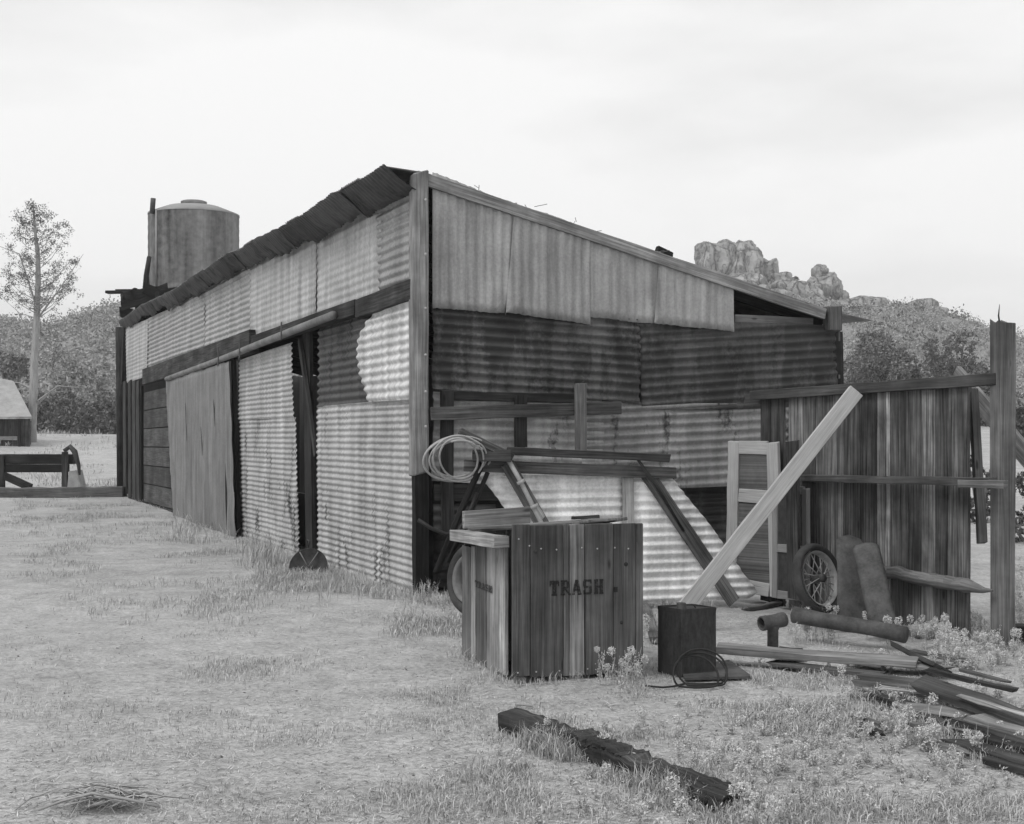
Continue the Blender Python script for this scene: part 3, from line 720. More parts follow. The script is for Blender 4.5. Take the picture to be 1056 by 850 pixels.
for i in range(segs):
    for j in range(12): ff.append((i * 12 + j, i * 12 + (j + 1) % 12, i * 12 + 12 + (j + 1) % 12, i * 12 + 12 + j)); uu.append([(i * .17, j * .05), (i * .17, j * .05 + .05), (i * .17 + .17, j * .05 + .05), (i * .17 + .17, j * .05)])
ff.append(tuple(segs * 12 + j for j in range(12))); uu.append([(.01 * j, .03 * (j % 3)) for j in range(12)])
pt.add(vv, ff, uu, .16); post = pt.build('fence_post', WOOD, fence)
MB().tube([pp + Vector((-.02, 0, 2.28)), pp + Vector((-.03, 0, 2.36)), pp + Vector((-.02, .01, 2.44))], [.008, .006, .002], 5, .06).build('splinter', WOODS, post)
tag(MB().board(at(1003, 400, 10.1), at(1013, 560, 10.0), .07, .04, dR, .11).build('leaning_stake', WOOD, bevel=.003), 'narrow leaning stake in the gap between fence boards and post', 'stake')
tag(MB().board(at(985, 385, 12.2), at(1100, 518, 10.9), .17, .04, UP, .2).build('diagonal_plank', WOOD, bevel=.003), 'grey plank slanting down behind the tall fence post', 'plank')

# ------------------------------------------------------------------ old doors leaning by the fence
def framed(name, label, pl, tl, tr_, br, bl, mats, rails, tints, st=.11, off=0, backrest=None):
    d = thing(name, label, 'door', tuple(pl.pt((bl[0] + br[0]) / 2, (bl[1] + br[1]) / 2, off)))
    P = [pl.pt(*q, off) for q in (tl, tr_, br, bl)]
    def L2(s, t): return (P[0] * (1 - s) + P[1] * s) * (1 - t) + (P[3] * (1 - s) + P[2] * s) * t
    side = (P[1] - P[0]).normalized(); W_ = (P[1] - P[0]).length; H_ = (P[3] - P[0]).length; up_ = (P[0] - P[3]).normalized()
    a = st / W_ / 2
    for s_ in (a, 1 - a): MB().board(L2(s_, 0), L2(s_, 1), st, .04, side, tints[0]).build('stile', NEWWOOD, d, bevel=.004)
    for t in rails: MB().board(L2(2 * a + .002, t), L2(1 - 2 * a - .002, t), st, .034, up_, tints[0]).build('rail', NEWWOOD, d, bevel=.004)
    nn = side.cross(up_)
    for i in range(len(rails) - 1):
        q = [L2(2 * a, rails[i]), L2(1 - 2 * a, rails[i]), L2(1 - 2 * a, rails[i + 1]), L2(2 * a, rails[i + 1])]
        MB().prism([x_ + nn * .002 for x_ in q], nn, .012, tints[1]).build('panel', mats, d)
    return d
PD = Plane(at(757, 600, 12.38)[:2], (.355, -.36))
framed('panel_door', 'old pale panelled door leaning upright beside the corrugated lean-to', PD, (752, 455), (803, 456), (808, 618), (748, 606), WOOD, [.04, .36, .96], (.38, .13), .12)
MB_ = MB().board(PF.pt(817, 455, .28), PF.pt(819, 618, .3), .16, .025, PF.d, .08); tag(MB_.build('grey_plank', WOODS), 'wide dark plank standing upright behind the pale door', 'plank')
PD2 = Plane(PF.pt(818, 600, .16)[:2], (PF.d.x, PF.d.y))
framed('screen_frame', 'dark screen door with a thin wooden frame against the fence', PD2, (798, 502), (834, 504), (834, 620), (798, 616), DARKIRON, [.02, .55, .97], (.24, .03), .07)

# ------------------------------------------------------------------ wheel, fenders, pipes
def frame_of(nrm):
    nrm = Vector(nrm).normalized(); s_ = nrm.cross(UP).normalized(); return nrm, s_, s_.cross(nrm)
wc = at(843, 597, 10.95); wn_ = Vector((.62, -.72, .22)); nx_, sx_, ux_ = frame_of(wn_)
wheel = thing('spoked_wheel', 'rusty spoked wheel in its tyre leaning against the fence', 'wheel', (wc.x, wc.y, 0))
RW = .26
tp = [(RW + .03 * math.cos(t), .045 * math.sin(t)) for t in np.linspace(0, 2 * math.pi, 13)]
MB().lathe(tp, wc, wn_, n=36).build('tyre', RUBBER, wheel)
MB().lathe([(RW - .035, -.035), (RW - .05, -.03), (RW - .055, 0), (RW - .05, .03), (RW - .035, .035)], wc, wn_, n=36).build('rim', WIRE, wheel)
MB().lathe([(0, .07), (.03, .07), (.035, .06), (.035, -.05), (0, -.05)], wc, wn_, n=16).build('hub', RUSTY, wheel)
for k in range(22):
    th = 2 * math.pi * k / 22; o = .03 if k % 2 else -.03
    p0 = wc + nx_ * (o * 1.4) + (sx_ * math.cos(th + .25 * (1 if k % 4 < 2 else -1)) + ux_ * math.sin(th + .25 * (1 if k % 4 < 2 else -1))) * .033
    MB().tube([p0, wc + (sx_ * math.cos(th) + ux_ * math.sin(th)) * (RW - .05)], .0045, 5).build('spoke', WIRE, wheel)
def fender(name, label, px, Y, lean, wd, ht, rot):
    base = at(px[0], px[1], Y); top_ = at(px[2], px[3], Y + lean)
    up_ = (top_ - base).normalized(); sd = Vector((math.cos(rot), math.sin(rot), 0)); sd = (sd - up_ * sd.dot(up_)).normalized(); nr = sd.cross(up_).normalized()
    if nr.y > 0: nr = -nr
    H = (top_ - base).length; m_ = MB(); vv = []; ff = []; nrow = 22; nc = 9
    for i in range(nrow + 1):
        t = i / nrow; h = H * t
        r_ = wd / 2
        w = r_ if h < H - r_ else math.sqrt(max(0, r_ * r_ - (h - (H - r_)) ** 2)) + .004
        for j in range(nc):
            s_ = -1 + 2 * j / (nc - 1)
            crown_ = .022 * (1 - s_ ** 2) ** .6
            bowl = .035 * math.sin(math.pi * t * .9) - (.12 * max(0, t - .8) ** 2 * 10)
            vv.append(base + up_ * h + sd * (w * s_) + nr * (crown_ * min(1, w / r_ + .1) + bowl))
    for i in range(nrow):
        for j in range(nc - 1): q = i * nc + j; ff.append((q, q + 1, q + nc + 1, q + nc))
    m_.add(vv, ff, None, .05, 0, True)
    return tag(m_.build(name, RUSTY, solid=.008), label, 'fender')
fender('rusty_fender', 'rusty round-topped fender leaning nearest the spoked wheel', (879, 648, 877, 550), 10.45, .3, .25, .7, .12)
fender('rusty_fender', 'rusty round-topped fender tilted across its neighbour, towards the tall post', (911, 645, 891, 557), 10.0, .45, .2, .65, -.3)
PP = [at(819, 634, 10.1), at(850, 640, 9.95), at(900, 648, 9.75), at(934, 655, 9.6)]
tag(MB().tube(PP, [.062, .056, .056, .06], 14, .05, rough=.02).build('rusty_pipe', RUSTY), 'thick rusty pipe lying among weeds below the fenders', 'pipe')
tee = thing('pipe_tee', 'rusty pipe tee standing up from the ground', 'pipe', tuple(G(795, 664)))
t0 = at(797, 641, 9.65)
def hollow(c, ax, r_, h): return MB().lathe([(r_ * .8, .01), (r_ * .8, h), (r_, h), (r_ * 1.06, h - .005), (r_ * 1.06, h - .05), (r_, h - .055), (r_, .055), (r_ * 1.06, .05), (r_ * 1.06, .005), (r_, 0), (r_ * .8, 0), (r_ * .8, .01)], c, ax, n=18)
axh = Vector((.9, .42, .1)).normalized()
hollow(t0 - axh * .1, axh, .05, .2).build('cross_arm', RUSTY, tee)
MB().lathe([(0, -.2), (.04, -.2), (.04, -.06), (.045, -.05), (.045, -.03)], t0, UP, n=16).build('stem', RUSTY, tee)

# ------------------------------------------------------------------ corrugated lean-to rack beside the bin
PK = Plane((PR.pt(500, 560, 1.45)[0], PR.pt(500, 560, 1.45)[1]), (1, .16))
rack = thing('corrugated_rack', 'low rack of beams and props covered by a bright corrugated sheet', 'rack', tuple(PK.pt(630, 620)))
sh = MB().corr(PK, [(496, 491), (646, 488), (646, 624), (595, 628), (533, 542)], 'h', 0., .0125, pitch=.078, dent=.005, tint=.82, rust=.1, tilt=.02, lean=.0).build('metal_sheet', TIN, rack, solid=.002)
MB().corr(PK, [(644, 490), (692, 491), (782, 610), (772, 618), (644, 624)], 'h', .015, .0125, pitch=.078, dent=.005, tint=.78, rust=.2, tilt=.02).build('metal_sheet', TIN, rack, solid=.002)
MB().board(PK.pt(647.5, 488, .04), PK.pt(648, 545, .04), .1, .02, PK.d, .38).build('batten', WOOD, rack, bevel=.003)
MB().board(PK.pt(523, 465, .1), PK.pt(690, 472.5, .1), .07, .1, UP, .09, bend=.01).build('beam', WOODS, rack, bevel=.005)
MB().board(PK.pt(478, 480, .05), PK.pt(697, 488, .05), .1, .08, UP, .17).build('beam', WOODS, rack, bevel=.005)
MB().board(PK.pt(487, 470, .12), PK.pt(527, 470, .16), .1, .1, UP, .12).build('beam', WOODS, rack, bevel=.005)
MB().board(PK.pt(474, 445, .2), PK.pt(528, 472, .14), .07, .06, UP, .13).build('beam', WOODS, rack, bevel=.005)
MB().board(PK.pt(523, 478, .1), PK.pt(585, 585, .12), .12, .04, PK.d, .19).build('prop_board', WOODS, rack, bevel=.004)
MB().tube([PK.pt(524, 474, .16), PK.pt(536, 495, .17), PK.pt(556, 535, .17), PK.pt(590, 600, .17)], .02, 8, .26).build('prop_pipe', WIRE, rack)
for x, y in ((537, 497), (551, 522)):
    MB().lathe([(.032, -.015), (.036, -.01), (.036, .01), (.032, .015)], PK.pt(x, y, .17), PK.pt(556, 535) - PK.pt(536, 495), n=12).build('pipe_clamp', WIRE, rack)
MB().board(PK.pt(553, 524, .14), PK.pt(560, 535, .14), .05, .015, PK.d, .36).build('tin_tag', WOOD, rack)
MB().board(PK.pt(667, 488, .05), PK.pt(757, 621, .06), .12, .04, PK.d, .19).build('prop_board', WOODS, rack, bevel=.004)
MB().tube([PK.pt(655, 470, .14), PK.pt(676, 500, .12), PK.pt(705, 548, .1)], [.012, .016, .012], 6, .06).build('prop_stick', WOODS, rack)
MB().tube([PK.pt(497, 478, .1), PK.pt(474, 530, .12), PK.pt(450, 590, .16)], .028, 8, .03).build('prop_stick', WOODS, rack)
MB().tube([PK.pt(503, 487, .05), PK.pt(485, 530, .06), PK.pt(462, 580, .06)], .02, 8, .04).build('prop_stick', WOODS, rack)
MB().board(PK.pt(528, 486, -.4), PK.pt(528, 630, -.4), .1, .1, PK.d, .05).build('leg', WOODS, rack)
MB().board(PK.pt(688, 490, -.5), PK.pt(688, 625, -.5), .1, .1, PK.d, .05).build('leg', WOODS, rack)
hs = [PK.pt(431, 536, .18), PK.pt(445, 545, .2), PK.pt(460, 551, .2), PK.pt(473, 548, .2), PK.pt(482, 533, .18), PK.pt(492, 508, .14)]
tag(MB().tube(hs, .016, 8).build('hanging_hose', CABLE), 'sagging dark hose hung between the shed corner and the rack', 'hose')
coil = MB(); cc = PK.pt(474, 473, .12)
path = []
for i in range(260):
    t = i / 259; th = t * 2 * math.pi * 6.2 + .5; k = int(t * 6.2)
    a = .30 - .022 * k + .03 * math.sin(k * 2.3); b_ = .17 + .02 * math.sin(k * 1.7 + 1)
    ca_, sa_ = math.cos(th) * a, math.sin(th) * b_; ro_ = .32 + .07 * math.sin(k * 3.1)
    path.append(cc + PK.d * (ca_ * math.cos(ro_) - sa_ * math.sin(ro_) - .02) + UP * (ca_ * math.sin(ro_) * .6 + sa_ - .0) + PK.n * (.1 * math.sin(th) + .02 * k))
tag(coil.tube(path, .0085, 6).build('wire_coil', WIRE), 'loose coil of pale heavy wire hung on the rack beam end', 'wire coil')
wc = PK.pt(489, 606, .3); wc.z = .31; ax_ = Vector((-.75, -.66, .12)).normalized()
ty = thing('old_tyre', 'old tyre on its rim standing behind the trash bin', 'tyre', (wc.x, wc.y, 0))
MB().lathe([(.25 + .06 * math.cos(t), .075 * math.sin(t)) for t in np.linspace(0, 2 * math.pi, 15)], wc, ax_, n=36).build('casing', RUBBER, ty)
MB().lathe([(.195, .06), (.205, .07), (.195, .075), (.17, .05), (.165, 0), (.17, -.05), (.195, -.07)], wc, ax_, n=36).build('rim', PIPE, ty)
MB().lathe([(.165, .0), (.1, .03), (.05, .03), (0, .035)], wc, ax_, n=24).build('wheel_disc', RUSTY, ty)

# ------------------------------------------------------------------ lumber on the ground at the right
def ground_board(name, label, cat, x0, y0, x1, y1, w, t, tint, z0=.0, z1=None, m=WOOD, group=None, roll=0.):
    z1 = z0 if z1 is None else z1
    z0 *= .6; z1 *= .6; p0, p1 = G(x0, y0, z0 + t / 2), G(x1, y1, z1 + t / 2)
    ax = (p1 - p0).normalized(); sd = ax.cross(UP).normalized(); sd = sd * math.cos(roll) + UP * math.sin(roll)
    return tag(MB().board(p0, p1, w, t, sd, tint, jit=.006, jag=.03 if name != 'pile_board' else .05, bend=random.uniform(-.008, .008)).build(name, m, bevel=.003), label, cat, group)
LG = 'lumber heaped on the ground by the fence'
ground_board('long_plank', 'long straight grey plank lying beside the square can', 'plank', 741, 668, 945, 683, .2, .045, .22, .11, .07)
ground_board('short_block', 'dark block propping up the long straight grey plank', 'block', 800, 672, 830, 674, .1, .06, .04, 0)
ground_board('pile_board', 'short dark board half under the long grey plank', 'board', 800, 684, 905, 695, 0.112, 0.024, .09, .0, .03, group=LG)
ground_board('pile_board', 'pale board lying at the far side of the lumber heap', 'board', 880, 679, 975, 690, 0.15, 0.024, .16, .03, .06, group=LG)
ground_board('pile_board', 'dark board tilted on edge behind the lumber heap', 'board', 925, 667, 972, 690, 0.12, 0.032, .06, .05, .08, group=LG, roll=.5)
ground_board('pile_board', 'narrow dark-ended board at the left of the lumber heap', 'board', 880, 703, 955, 712, 0.075, 0.032, .13, .05, .06, group=LG)
ground_board('pile_board', 'wide board lying on top of the heap', 'board', 889, 697, 972, 707, 0.12, 0.028, .11, .1, .1, group=LG)
ground_board('pile_board', 'thin slat poking out lowest on the left of the heap', 'slat', 876, 717, 962, 720, 0.0675, 0.02, .15, .0, .03, group=LG)
ground_board('pile_board', 'broad dark grey board sloping down to the right edge', 'board', 950, 705, 1075, 750, 0.135, 0.04, .07, .17, .1, group=LG, roll=-.25)
ground_board('pile_board', 'weathered pale board with split end in front of the heap', 'board', 922, 728, 1003, 738, 0.15, 0.024, .22, .03, .05, group=LG)
ground_board('pile_board', 'dark slanting board end crossing the pale split board', 'board', 925, 721, 972, 748, 0.075, 0.032, .06, .02, .0, group=LG)
ground_board('pile_board', 'pale-topped board at the right edge, upper of two', 'board', 1000, 738, 1085, 762, 0.135, 0.028, .25, .1, .07, group=LG)
ground_board('pile_board', 'dark-sided board at the right edge, lower of two', 'board', 992, 742, 1090, 772, 0.165, 0.04, .08, .03, .02, group=LG)
ground_board('pile_board', 'low dark board sunk in weeds at the front of the heap', 'board', 985, 765, 1080, 792, 0.135, 0.032, .06, .0, .0, group=LG)
ground_board('pile_board', 'small splintered scrap lying apart in front of the heap', 'scrap', 884, 741, 908, 747, 0.045, 0.024, .12, .02, .02, group=LG)
ground_board('pile_board', 'small dark scrap beside the splintered scrap', 'scrap', 893, 752, 910, 757, 0.06, 0.024, .04, .0, .0, group=LG)
ground_board('pile_board', 'bent lath behind the broad dark grey board', 'lath', 988, 690, 1035, 702, 0.045, 0.016, .09, .06, .03, group=LG)
ground_board('pile_board', 'short dark lath under the pale board', 'lath', 905, 706, 985, 722, 0.09, 0.024, .05, .0, .02, group=LG)
ground_board('pile_board', 'grey board lying behind the heap with its left end under the stone', 'board', 940, 672, 1000, 683, 0.075, 0.024, 0.12, 0.02, group=LG)
ground_board('pile_board', 'dark lath along the back edge of the heap', 'board', 955, 690, 1050, 712, 0.045, 0.024, 0.04, 0.1, group=LG)
ground_board('pile_board', 'pale lath resting on the broad dark grey board', 'board', 985, 716, 1070, 741, 0.0375, 0.016, 0.3, 0.22, group=LG)
ground_board('pile_board', 'dark splintered slab at the left front corner of the heap', 'board', 900, 716, 948, 731, 0.075, 0.028, 0.05, 0.03, group=LG)
ground_board('pile_board', 'twisted grey slat crossing in front of the pale split board', 'board', 930, 745, 1010, 757, 0.0375, 0.024, 0.15, 0.03, group=LG)
ground_board('pile_board', 'black rotten board under the pale-topped one at the right edge', 'board', 985, 752, 1075, 775, 0.15, 0.04, 0.03, 0, group=LG)
ground_board('pile_board', 'thin pale edge board in the middle of the heap', 'board', 905, 709, 975, 716, 0.06, 0.016, 0.28, 0.09, group=LG)
ground_board('pile_board', 'short grey offcut on the weeds in front of the heap', 'board', 960, 768, 1000, 778, 0.0675, 0.024, 0.16, 0.01, group=LG)
ground_board('pile_board', 'narrow dark batten at the bottom right of the heap', 'board', 1010, 782, 1075, 800, 0.045, 0.032, 0.05, 0.01, group=LG)
ground_board('far_timber', 'dark timber lying behind the tall fence post', 'timber', 1046, 653, 1100, 655, .14, .12, .05)
ground_board('thin_stick', 'thin pale stick on bare dirt near the half-buried timber', 'stick', 533, 727, 552, 728, .02, .012, .3)
ground_board('thin_stick', 'small plank scrap at the foot of the pale door', 'scrap', 768, 628, 806, 621, .08, .03, .1)
ground_board('stub_board', 'short board end leaning behind the right side of the bin', 'board', 664, 622, 676, 660, .07, .04, .13)
# half-buried timber in the foreground
tb = MB(); pts = [G(527, 741), G(590, 768), G(660, 795), G(752, 822)]
tm = thing('buried_timber', 'rotten dark timber half buried in the foreground weeds', 'timber', tuple(G(640, 790)))
p0, p1 = G(530, 747, .02), G(752, 827, .015)
ax = (p1 - p0).normalized(); sd = ax.cross(UP)
for t0_, t1_, w, h, z_, tt in ((-.01, 1.0, .15, .13, .0, .075), (.35, .62, .13, .025, .072, .11), (.86, 1.03, .2, .09, -.01, .09)):
    q0, q1 = p0.lerp(p1, t0_), p0.lerp(p1, t1_)
    MB().board(q0 + UP * z_, q1 + UP * (z_ - .02), w, h, sd, tt, seg=40, jit=.014, jag=.1).build('rotten_length', WOODS, tm, bevel=.005)
st = MB().tube([G(40, 835, .02), G(65, 826, .03), G(95, 818, .08), G(130, 824, .05), G(165, 832, .01)], .006, 5, .12)
dry = thing('brush_pile', 'small heap of dry twigs in the left foreground', 'twig heap', tuple(G(105, 828)))
st.build('long_twig', DRYTWIG, dry)
tm_ = MB()
for k in range(150):
    c = G(random.gauss(108, 24), random.gauss(829, 4), 0); hh = .022 * math.exp(-((c.x - G(108, 829).x) / .18) ** 2)
    d_ = Vector((random.gauss(0, 1), random.gauss(0, .5), random.gauss(0, .12))).normalized() * random.uniform(.04, .13)
    c.z = random.uniform(.005, .015 + hh); tm_.tube([c - d_ + UP * .0, c + Vector((0, 0, .02)), c + d_], [.002, .003, .001], 4, .1, caps=False)
o = tm_.build('twigs', DRYTWIG, dry); o['kind'] = 'stuff'
# round pan by the doorway
dc = PL.pt(318, 583, .5); dc.z = .05
pan = thing('round_pan', 'round dark metal pan with straps half sunk by the doorway', 'pan', (dc.x, dc.y, 0))
pn = Vector((-.1, -.93, .35)).normalized()
MB().lathe([(0, -.05), (.12, -.045), (.19, -.01), (.215, .0), (.22, .006), (.21, .006)], dc, pn, n=28).build('dish', DARKIRON, pan, solid=.004)
px_, sx2, ux2 = frame_of(pn)
for th in (1.0, 2.1):
    MB().tube([dc + pn * .01, dc + pn * .02 + (sx2 * math.cos(th) + ux2 * math.sin(th)) * .2], .007, 6).build('strap', PIPE, pan)
MB().tube([dc + UP * .22 + pn * .02, dc + UP * .3 + dL * .05, dc + UP * .3 - dL * .05, dc + UP * .22 + pn * .02 - dL * .02], .01, 6).build('handle', DARKIRON, pan)

# ------------------------------------------------------------------ water tank on its tower behind the shed
TX, TY, TR = -8.67, 37.0, 1.21
tz = at(200, 303, TY).z; tt_ = at(200, 222, TY).z; tl = at(200, 211, TY).z
tank = thing('water_tank', 'round steel water tank with a conical lid standing above the shed roof', 'water tank', (TX, TY, tz))
tcn = (TX, TY, 0)
MB().lathe([(0, tz), (TR, tz), (TR * 1.005, tz + .06)] + [(TR * (1 + .006 * (k % 2)), tz + .06 + (tt_ - tz - .06) * k / 16) for k in range(17)], tcn, n=48).build('wall', TANKM, tank)
troof = MB().lathe([(TR * 1.012, tt_ - .03), (TR * 1.012, tt_ + .01), (TR * .6, tt_ + (tl - tt_) * .72), (.33, tl - .02), (.33, tl)], tcn, n=48).build('roof', TANKTOP, tank)
MB().lathe([(.33, tl - .05), (.35, tl - .05), (.35, tl + .07), (.3, tl + .09), (0, tl + .1)], tcn, n=32).build('hatch', TANKM, troof)
for az in (-2.25,):
    p = Vector((TX + TR * 1.015 * math.cos(az), TY + TR * 1.015 * math.sin(az), 0))
    MB().tube([p + UP * tz, p + UP * tt_], .03, 6).build('seam', TANKTOP, tank)
p = Vector((TX - .9, TY - .9, 0))
MB().tube([p + UP * (tt_ - .1), p + UP * (tt_ + .3) + Vector((.03, 0, 0))], .07, 8).build('vent_pipe', RUSTY, tank)
tower = thing('tank_tower', 'rough timber tower carrying the water tank', 'tower', (TX, TY, 0))
for sx in (-1, 1):
    for sy in (-1, 1): MB().tube([(TX + sx * 1.1, TY + sy * 1.0, -.1), (TX + sx * 1.0, TY + sy * .95, tz - .3)], .13, 8, .07).build('leg', WOODS, tower)
for k in range(9): MB().board((TX - 1.7 + random.uniform(-.4, .15), TY - 1.25 + k * .31, tz - .06), (TX + 1.5, TY - 1.25 + k * .31, tz - .04), .27, .07, Vector((0, 1, 0)), random.uniform(.03, .07)).build('deck_board', WOODS, tower)
for k in range(5): MB().board((TX - 1.3 + k * .7, TY - 1.6 + random.uniform(-.3, .1), tz - .2), (TX - 1.3 + k * .7, TY + 1.5, tz - .2), .2, .12, UP, .05).build('joist', WOODS, tower)
for x0, y0, x1, y1, w, tt2 in ((125, 316, 186, 300, .28, .03), (129, 306, 172, 297, .25, .045), (124, 322, 150, 326, .3, .02), (138, 297, 143, 322, .22, .035), (127, 304, 131, 326, .25, .03), (150, 297, 178, 312, .3, .035)):
    MB().board(at(x0, y0, 35.4), at(x1, y1, 35.7), w * .8, .1, UP, tt2, jit=.03, jag=.05).build('loose_board', WOODS, tower)
MB().tube([at(151, 298, 35.6), at(151, 284, 35.6), at(154, 265, 35.7)], [.1, .07, .06], 7, .05).build('brace_pole', WOODS, tower)

# ------------------------------------------------------------------ left background: trough, long timber, little shed
tg = G(50, 505); YT = 37.5
trough = thing('timber_trough', 'dark heavy timber trough raised on short legs', 'trough', tuple(at(40, 505, YT)))
MB().board(at(2, 473.5, YT), at(78, 473.5, YT), .27, .5, UP, .04).build('side_beam', WOODS, trough, bevel=.02)
MB().board(at(4, 483, YT - .15), at(70, 483, YT - .15), .22, .3, UP, .025).build('side_beam', WOODS, trough, bevel=.02)
MB().board(at(2, 470, YT - .3), at(2, 506, YT - .3), .14, .14, Vector((1, 0, 0)), .06).build('leg', WOODS, trough)
MB().board(at(67, 466, YT - .4), at(67, 505, YT - .4), .14, .14, Vector((1, 0, 0)), .08).build('leg', WOODS, trough)
MB().board(at(3, 490, YT - .3), at(32, 503, YT - .5), .2, .1, UP, .04).build('brace', WOODS, trough)
tag(MB().prism([at(*q, YT - .5) for q in ((69, 506), (71, 486), (79, 485), (84, 506))], (0, -1, 0), .5).build('concrete_block', CONC), 'pale tapered concrete block under the end of the trough', 'block')
tag(MB().tube([at(66, 465, YT - .6), at(72, 461, YT - .6), at(77, 466, YT - .7), at(81, 480, YT - .7), at(82, 490, YT - .7)], [.05, .07, .08, .06, .03], 7, rough=.2).build('hanging_sack', DARKIRON), 'limp dark sack slung over the end of the trough', 'sack')
tag(MB().board(at(-25, 511, 33), at(128, 509, 33.2), .34, .3, UP, .13, jit=.02).build('long_timber', WOOD, bevel=.02), 'long squared timber lying on the ground left of the shed', 'timber')
YS = 58
hut = thing('small_shed', 'small plank shed with a pale sloping roof at the left edge', 'shed', tuple(at(5, 475, YS)))
m_ = MB()
for k in range(14):
    x0 = -32 + k * 4.5
    m_.board(at(x0 + 2.2, 476, YS), at(x0 + 2.2, 431, YS), .18, .05, Vector((1, 0, 0)), random.uniform(.05, .14))
m_.build('wall', WOODS, hut)
MB().board(at(-30, 452, YS - .1), at(18, 452, YS - .1), .16, .06, UP, .3).build('wall_rail', WOOD, hut)
MB().board(at(20, 431, YS - .1), at(20, 476, YS - .1), .1, .08, Vector((1, 0, 0)), .03).build('corner_trim', WOODS, hut)
MB().prism([at(-60, 430, YS - .4), at(33, 430, YS - .4), at(14, 393, YS + 2.0), at(-60, 378, YS + 2.0)], (0, -.8, .6), .12).build('roof', ROOFL, hut)
MB().board(at(-60, 431, YS - .45), at(33, 431, YS - .45), .1, .06, UP, .35).build('eave_board', WOOD, hut)
MB().prism([at(17, 434, YS + .6), at(30, 434, YS + .6), at(29, 476, YS + .6), at(17, 476, YS + .6)], (0, -1, 0), .3).build('end_wall', WOODS, hut)
# boulders beside the hut and by the fence
def boulder(c, r_, m, label, group=None, cat='boulder', seed=0, name='boulder', sub=3, sq=(1, 1, 1), amp=.35, fr=1.2):
    import bmesh
    bm = bmesh.new(); bmesh.ops.create_icosphere(bm, subdivisions=sub, radius=1.0)
    me = bpy.data.meshes.new(name)
    for v in bm.verts:
        p = v.co.copy(); k = 1 + amp * noise.noise(p * fr + Vector((seed * 3.1, seed, 0))) + amp * .35 * noise.noise(p * fr * 3 + Vector((seed, 0, seed)))
        q = Vector((abs(p.x) ** .75 * (1 if p.x > 0 else -1), abs(p.y) ** .75 * (1 if p.y > 0 else -1), abs(p.z) ** .75 * (1 if p.z > 0 else -1)))
        v.co = Vector((q.x * sq[0], q.y * sq[1], q.z * sq[2])) * (k * r_)
    bm.to_mesh(me); bm.free(); me.polygons.foreach_set('use_smooth', [True] * len(me.polygons)); me.materials.append(m)
    o = bpy.data.objects.new(name, me); COL.objects.link(o); o.location = c
    return tag(o, label, cat, group)
boulder(at(48, 464, 66), .95, ROCK, 'low pale boulder beside the tall bare pine', seed=4, sq=(1.6, 1, .6), sub=3)
boulder(G(960, 652, .03), .11, STONE, 'rounded pale stone at the foot of the fence boards', cat='stone', seed=9, sq=(1.5, .9, .6), name='field_stone')
# rock outcrop on the ridge behind the shed
OG = 'rock outcrop on the ridge'
for i, (px, py, Y, r_, sq, lab) in enumerate((
        (740, 280, 200, 3.4, (1.05, .9, 1.2), 'broad square boulder at the left end of the rock outcrop'),
        (748, 262, 202, 1.8, (1.1, 1, .9), 'rounded boulder capping the square one, left of the outcrop summit'),
        (768, 261, 203, 1.7, (1.1, 1, 1.0), 'highest boulder of the rock outcrop'),
        (771, 284, 199, 3.1, (.9, 1, 1.3), 'tall boulder below the outcrop summit'),
        (789, 285, 201, 1.9, (.9, 1, 1.5), 'upright boulder on the right shoulder of the outcrop'),
        (757, 304, 196, 3.0, (1.4, 1, .9), 'low boulder at the foot of the outcrop'),
        (780, 307, 196, 2.4, (1.3, 1, .9), 'low boulder under the upright shoulder boulder'),
        (803, 294, 198, 2.1, (1.1, 1, .8), 'small boulder stepping down right of the outcrop'),
        (813, 301, 196, 2.2, (1.3, 1, .7), 'flat boulder in the saddle left of the lone block'),
        (828, 306, 195, 2.1, (1.3, 1, .8), 'last small boulder before the lone block'),
        (849, 301, 200, 2.3, (1.05, .9, 1.05), 'lone squarish block on the ridge right of the outcrop'),
        (846, 282, 200.5, 1.15, (1.0, .9, 1.0), 'square knob on top of the lone block'),
        (862, 309, 200, 1.5, (1.1, 1, 1.0), 'rounded boulder on the right flank of the lone block'),
        (735, 302, 195, 2.4, (1.2, 1, 1.0), 'pale boulder under the broad square one at the outcrop left'),
        (796, 312, 194, 2.0, (1.4, 1, .9), 'pale low boulder at the roofline below the small stepping boulder'),
        (838, 318, 193, 1.9, (1.4, 1, .8), 'low boulder at the roofline under the lone block'),
        (820, 318, 193, 1.5, (1.3, 1, .8), 'low boulder at the roofline left of the lone block'),
        (876, 321, 197, 1.2, (1.2, 1, .9), 'small boulder just above the eave tip'),
        (866, 317, 196, 1.0, (1.2, 1, .8), 'small boulder below the lone block, by the eave tip'))):
    boulder(at(px, py, Y), r_, ROCK, lab, OG, seed=i + 20, sq=sq, sub=4, amp=.4, fr=1.4)
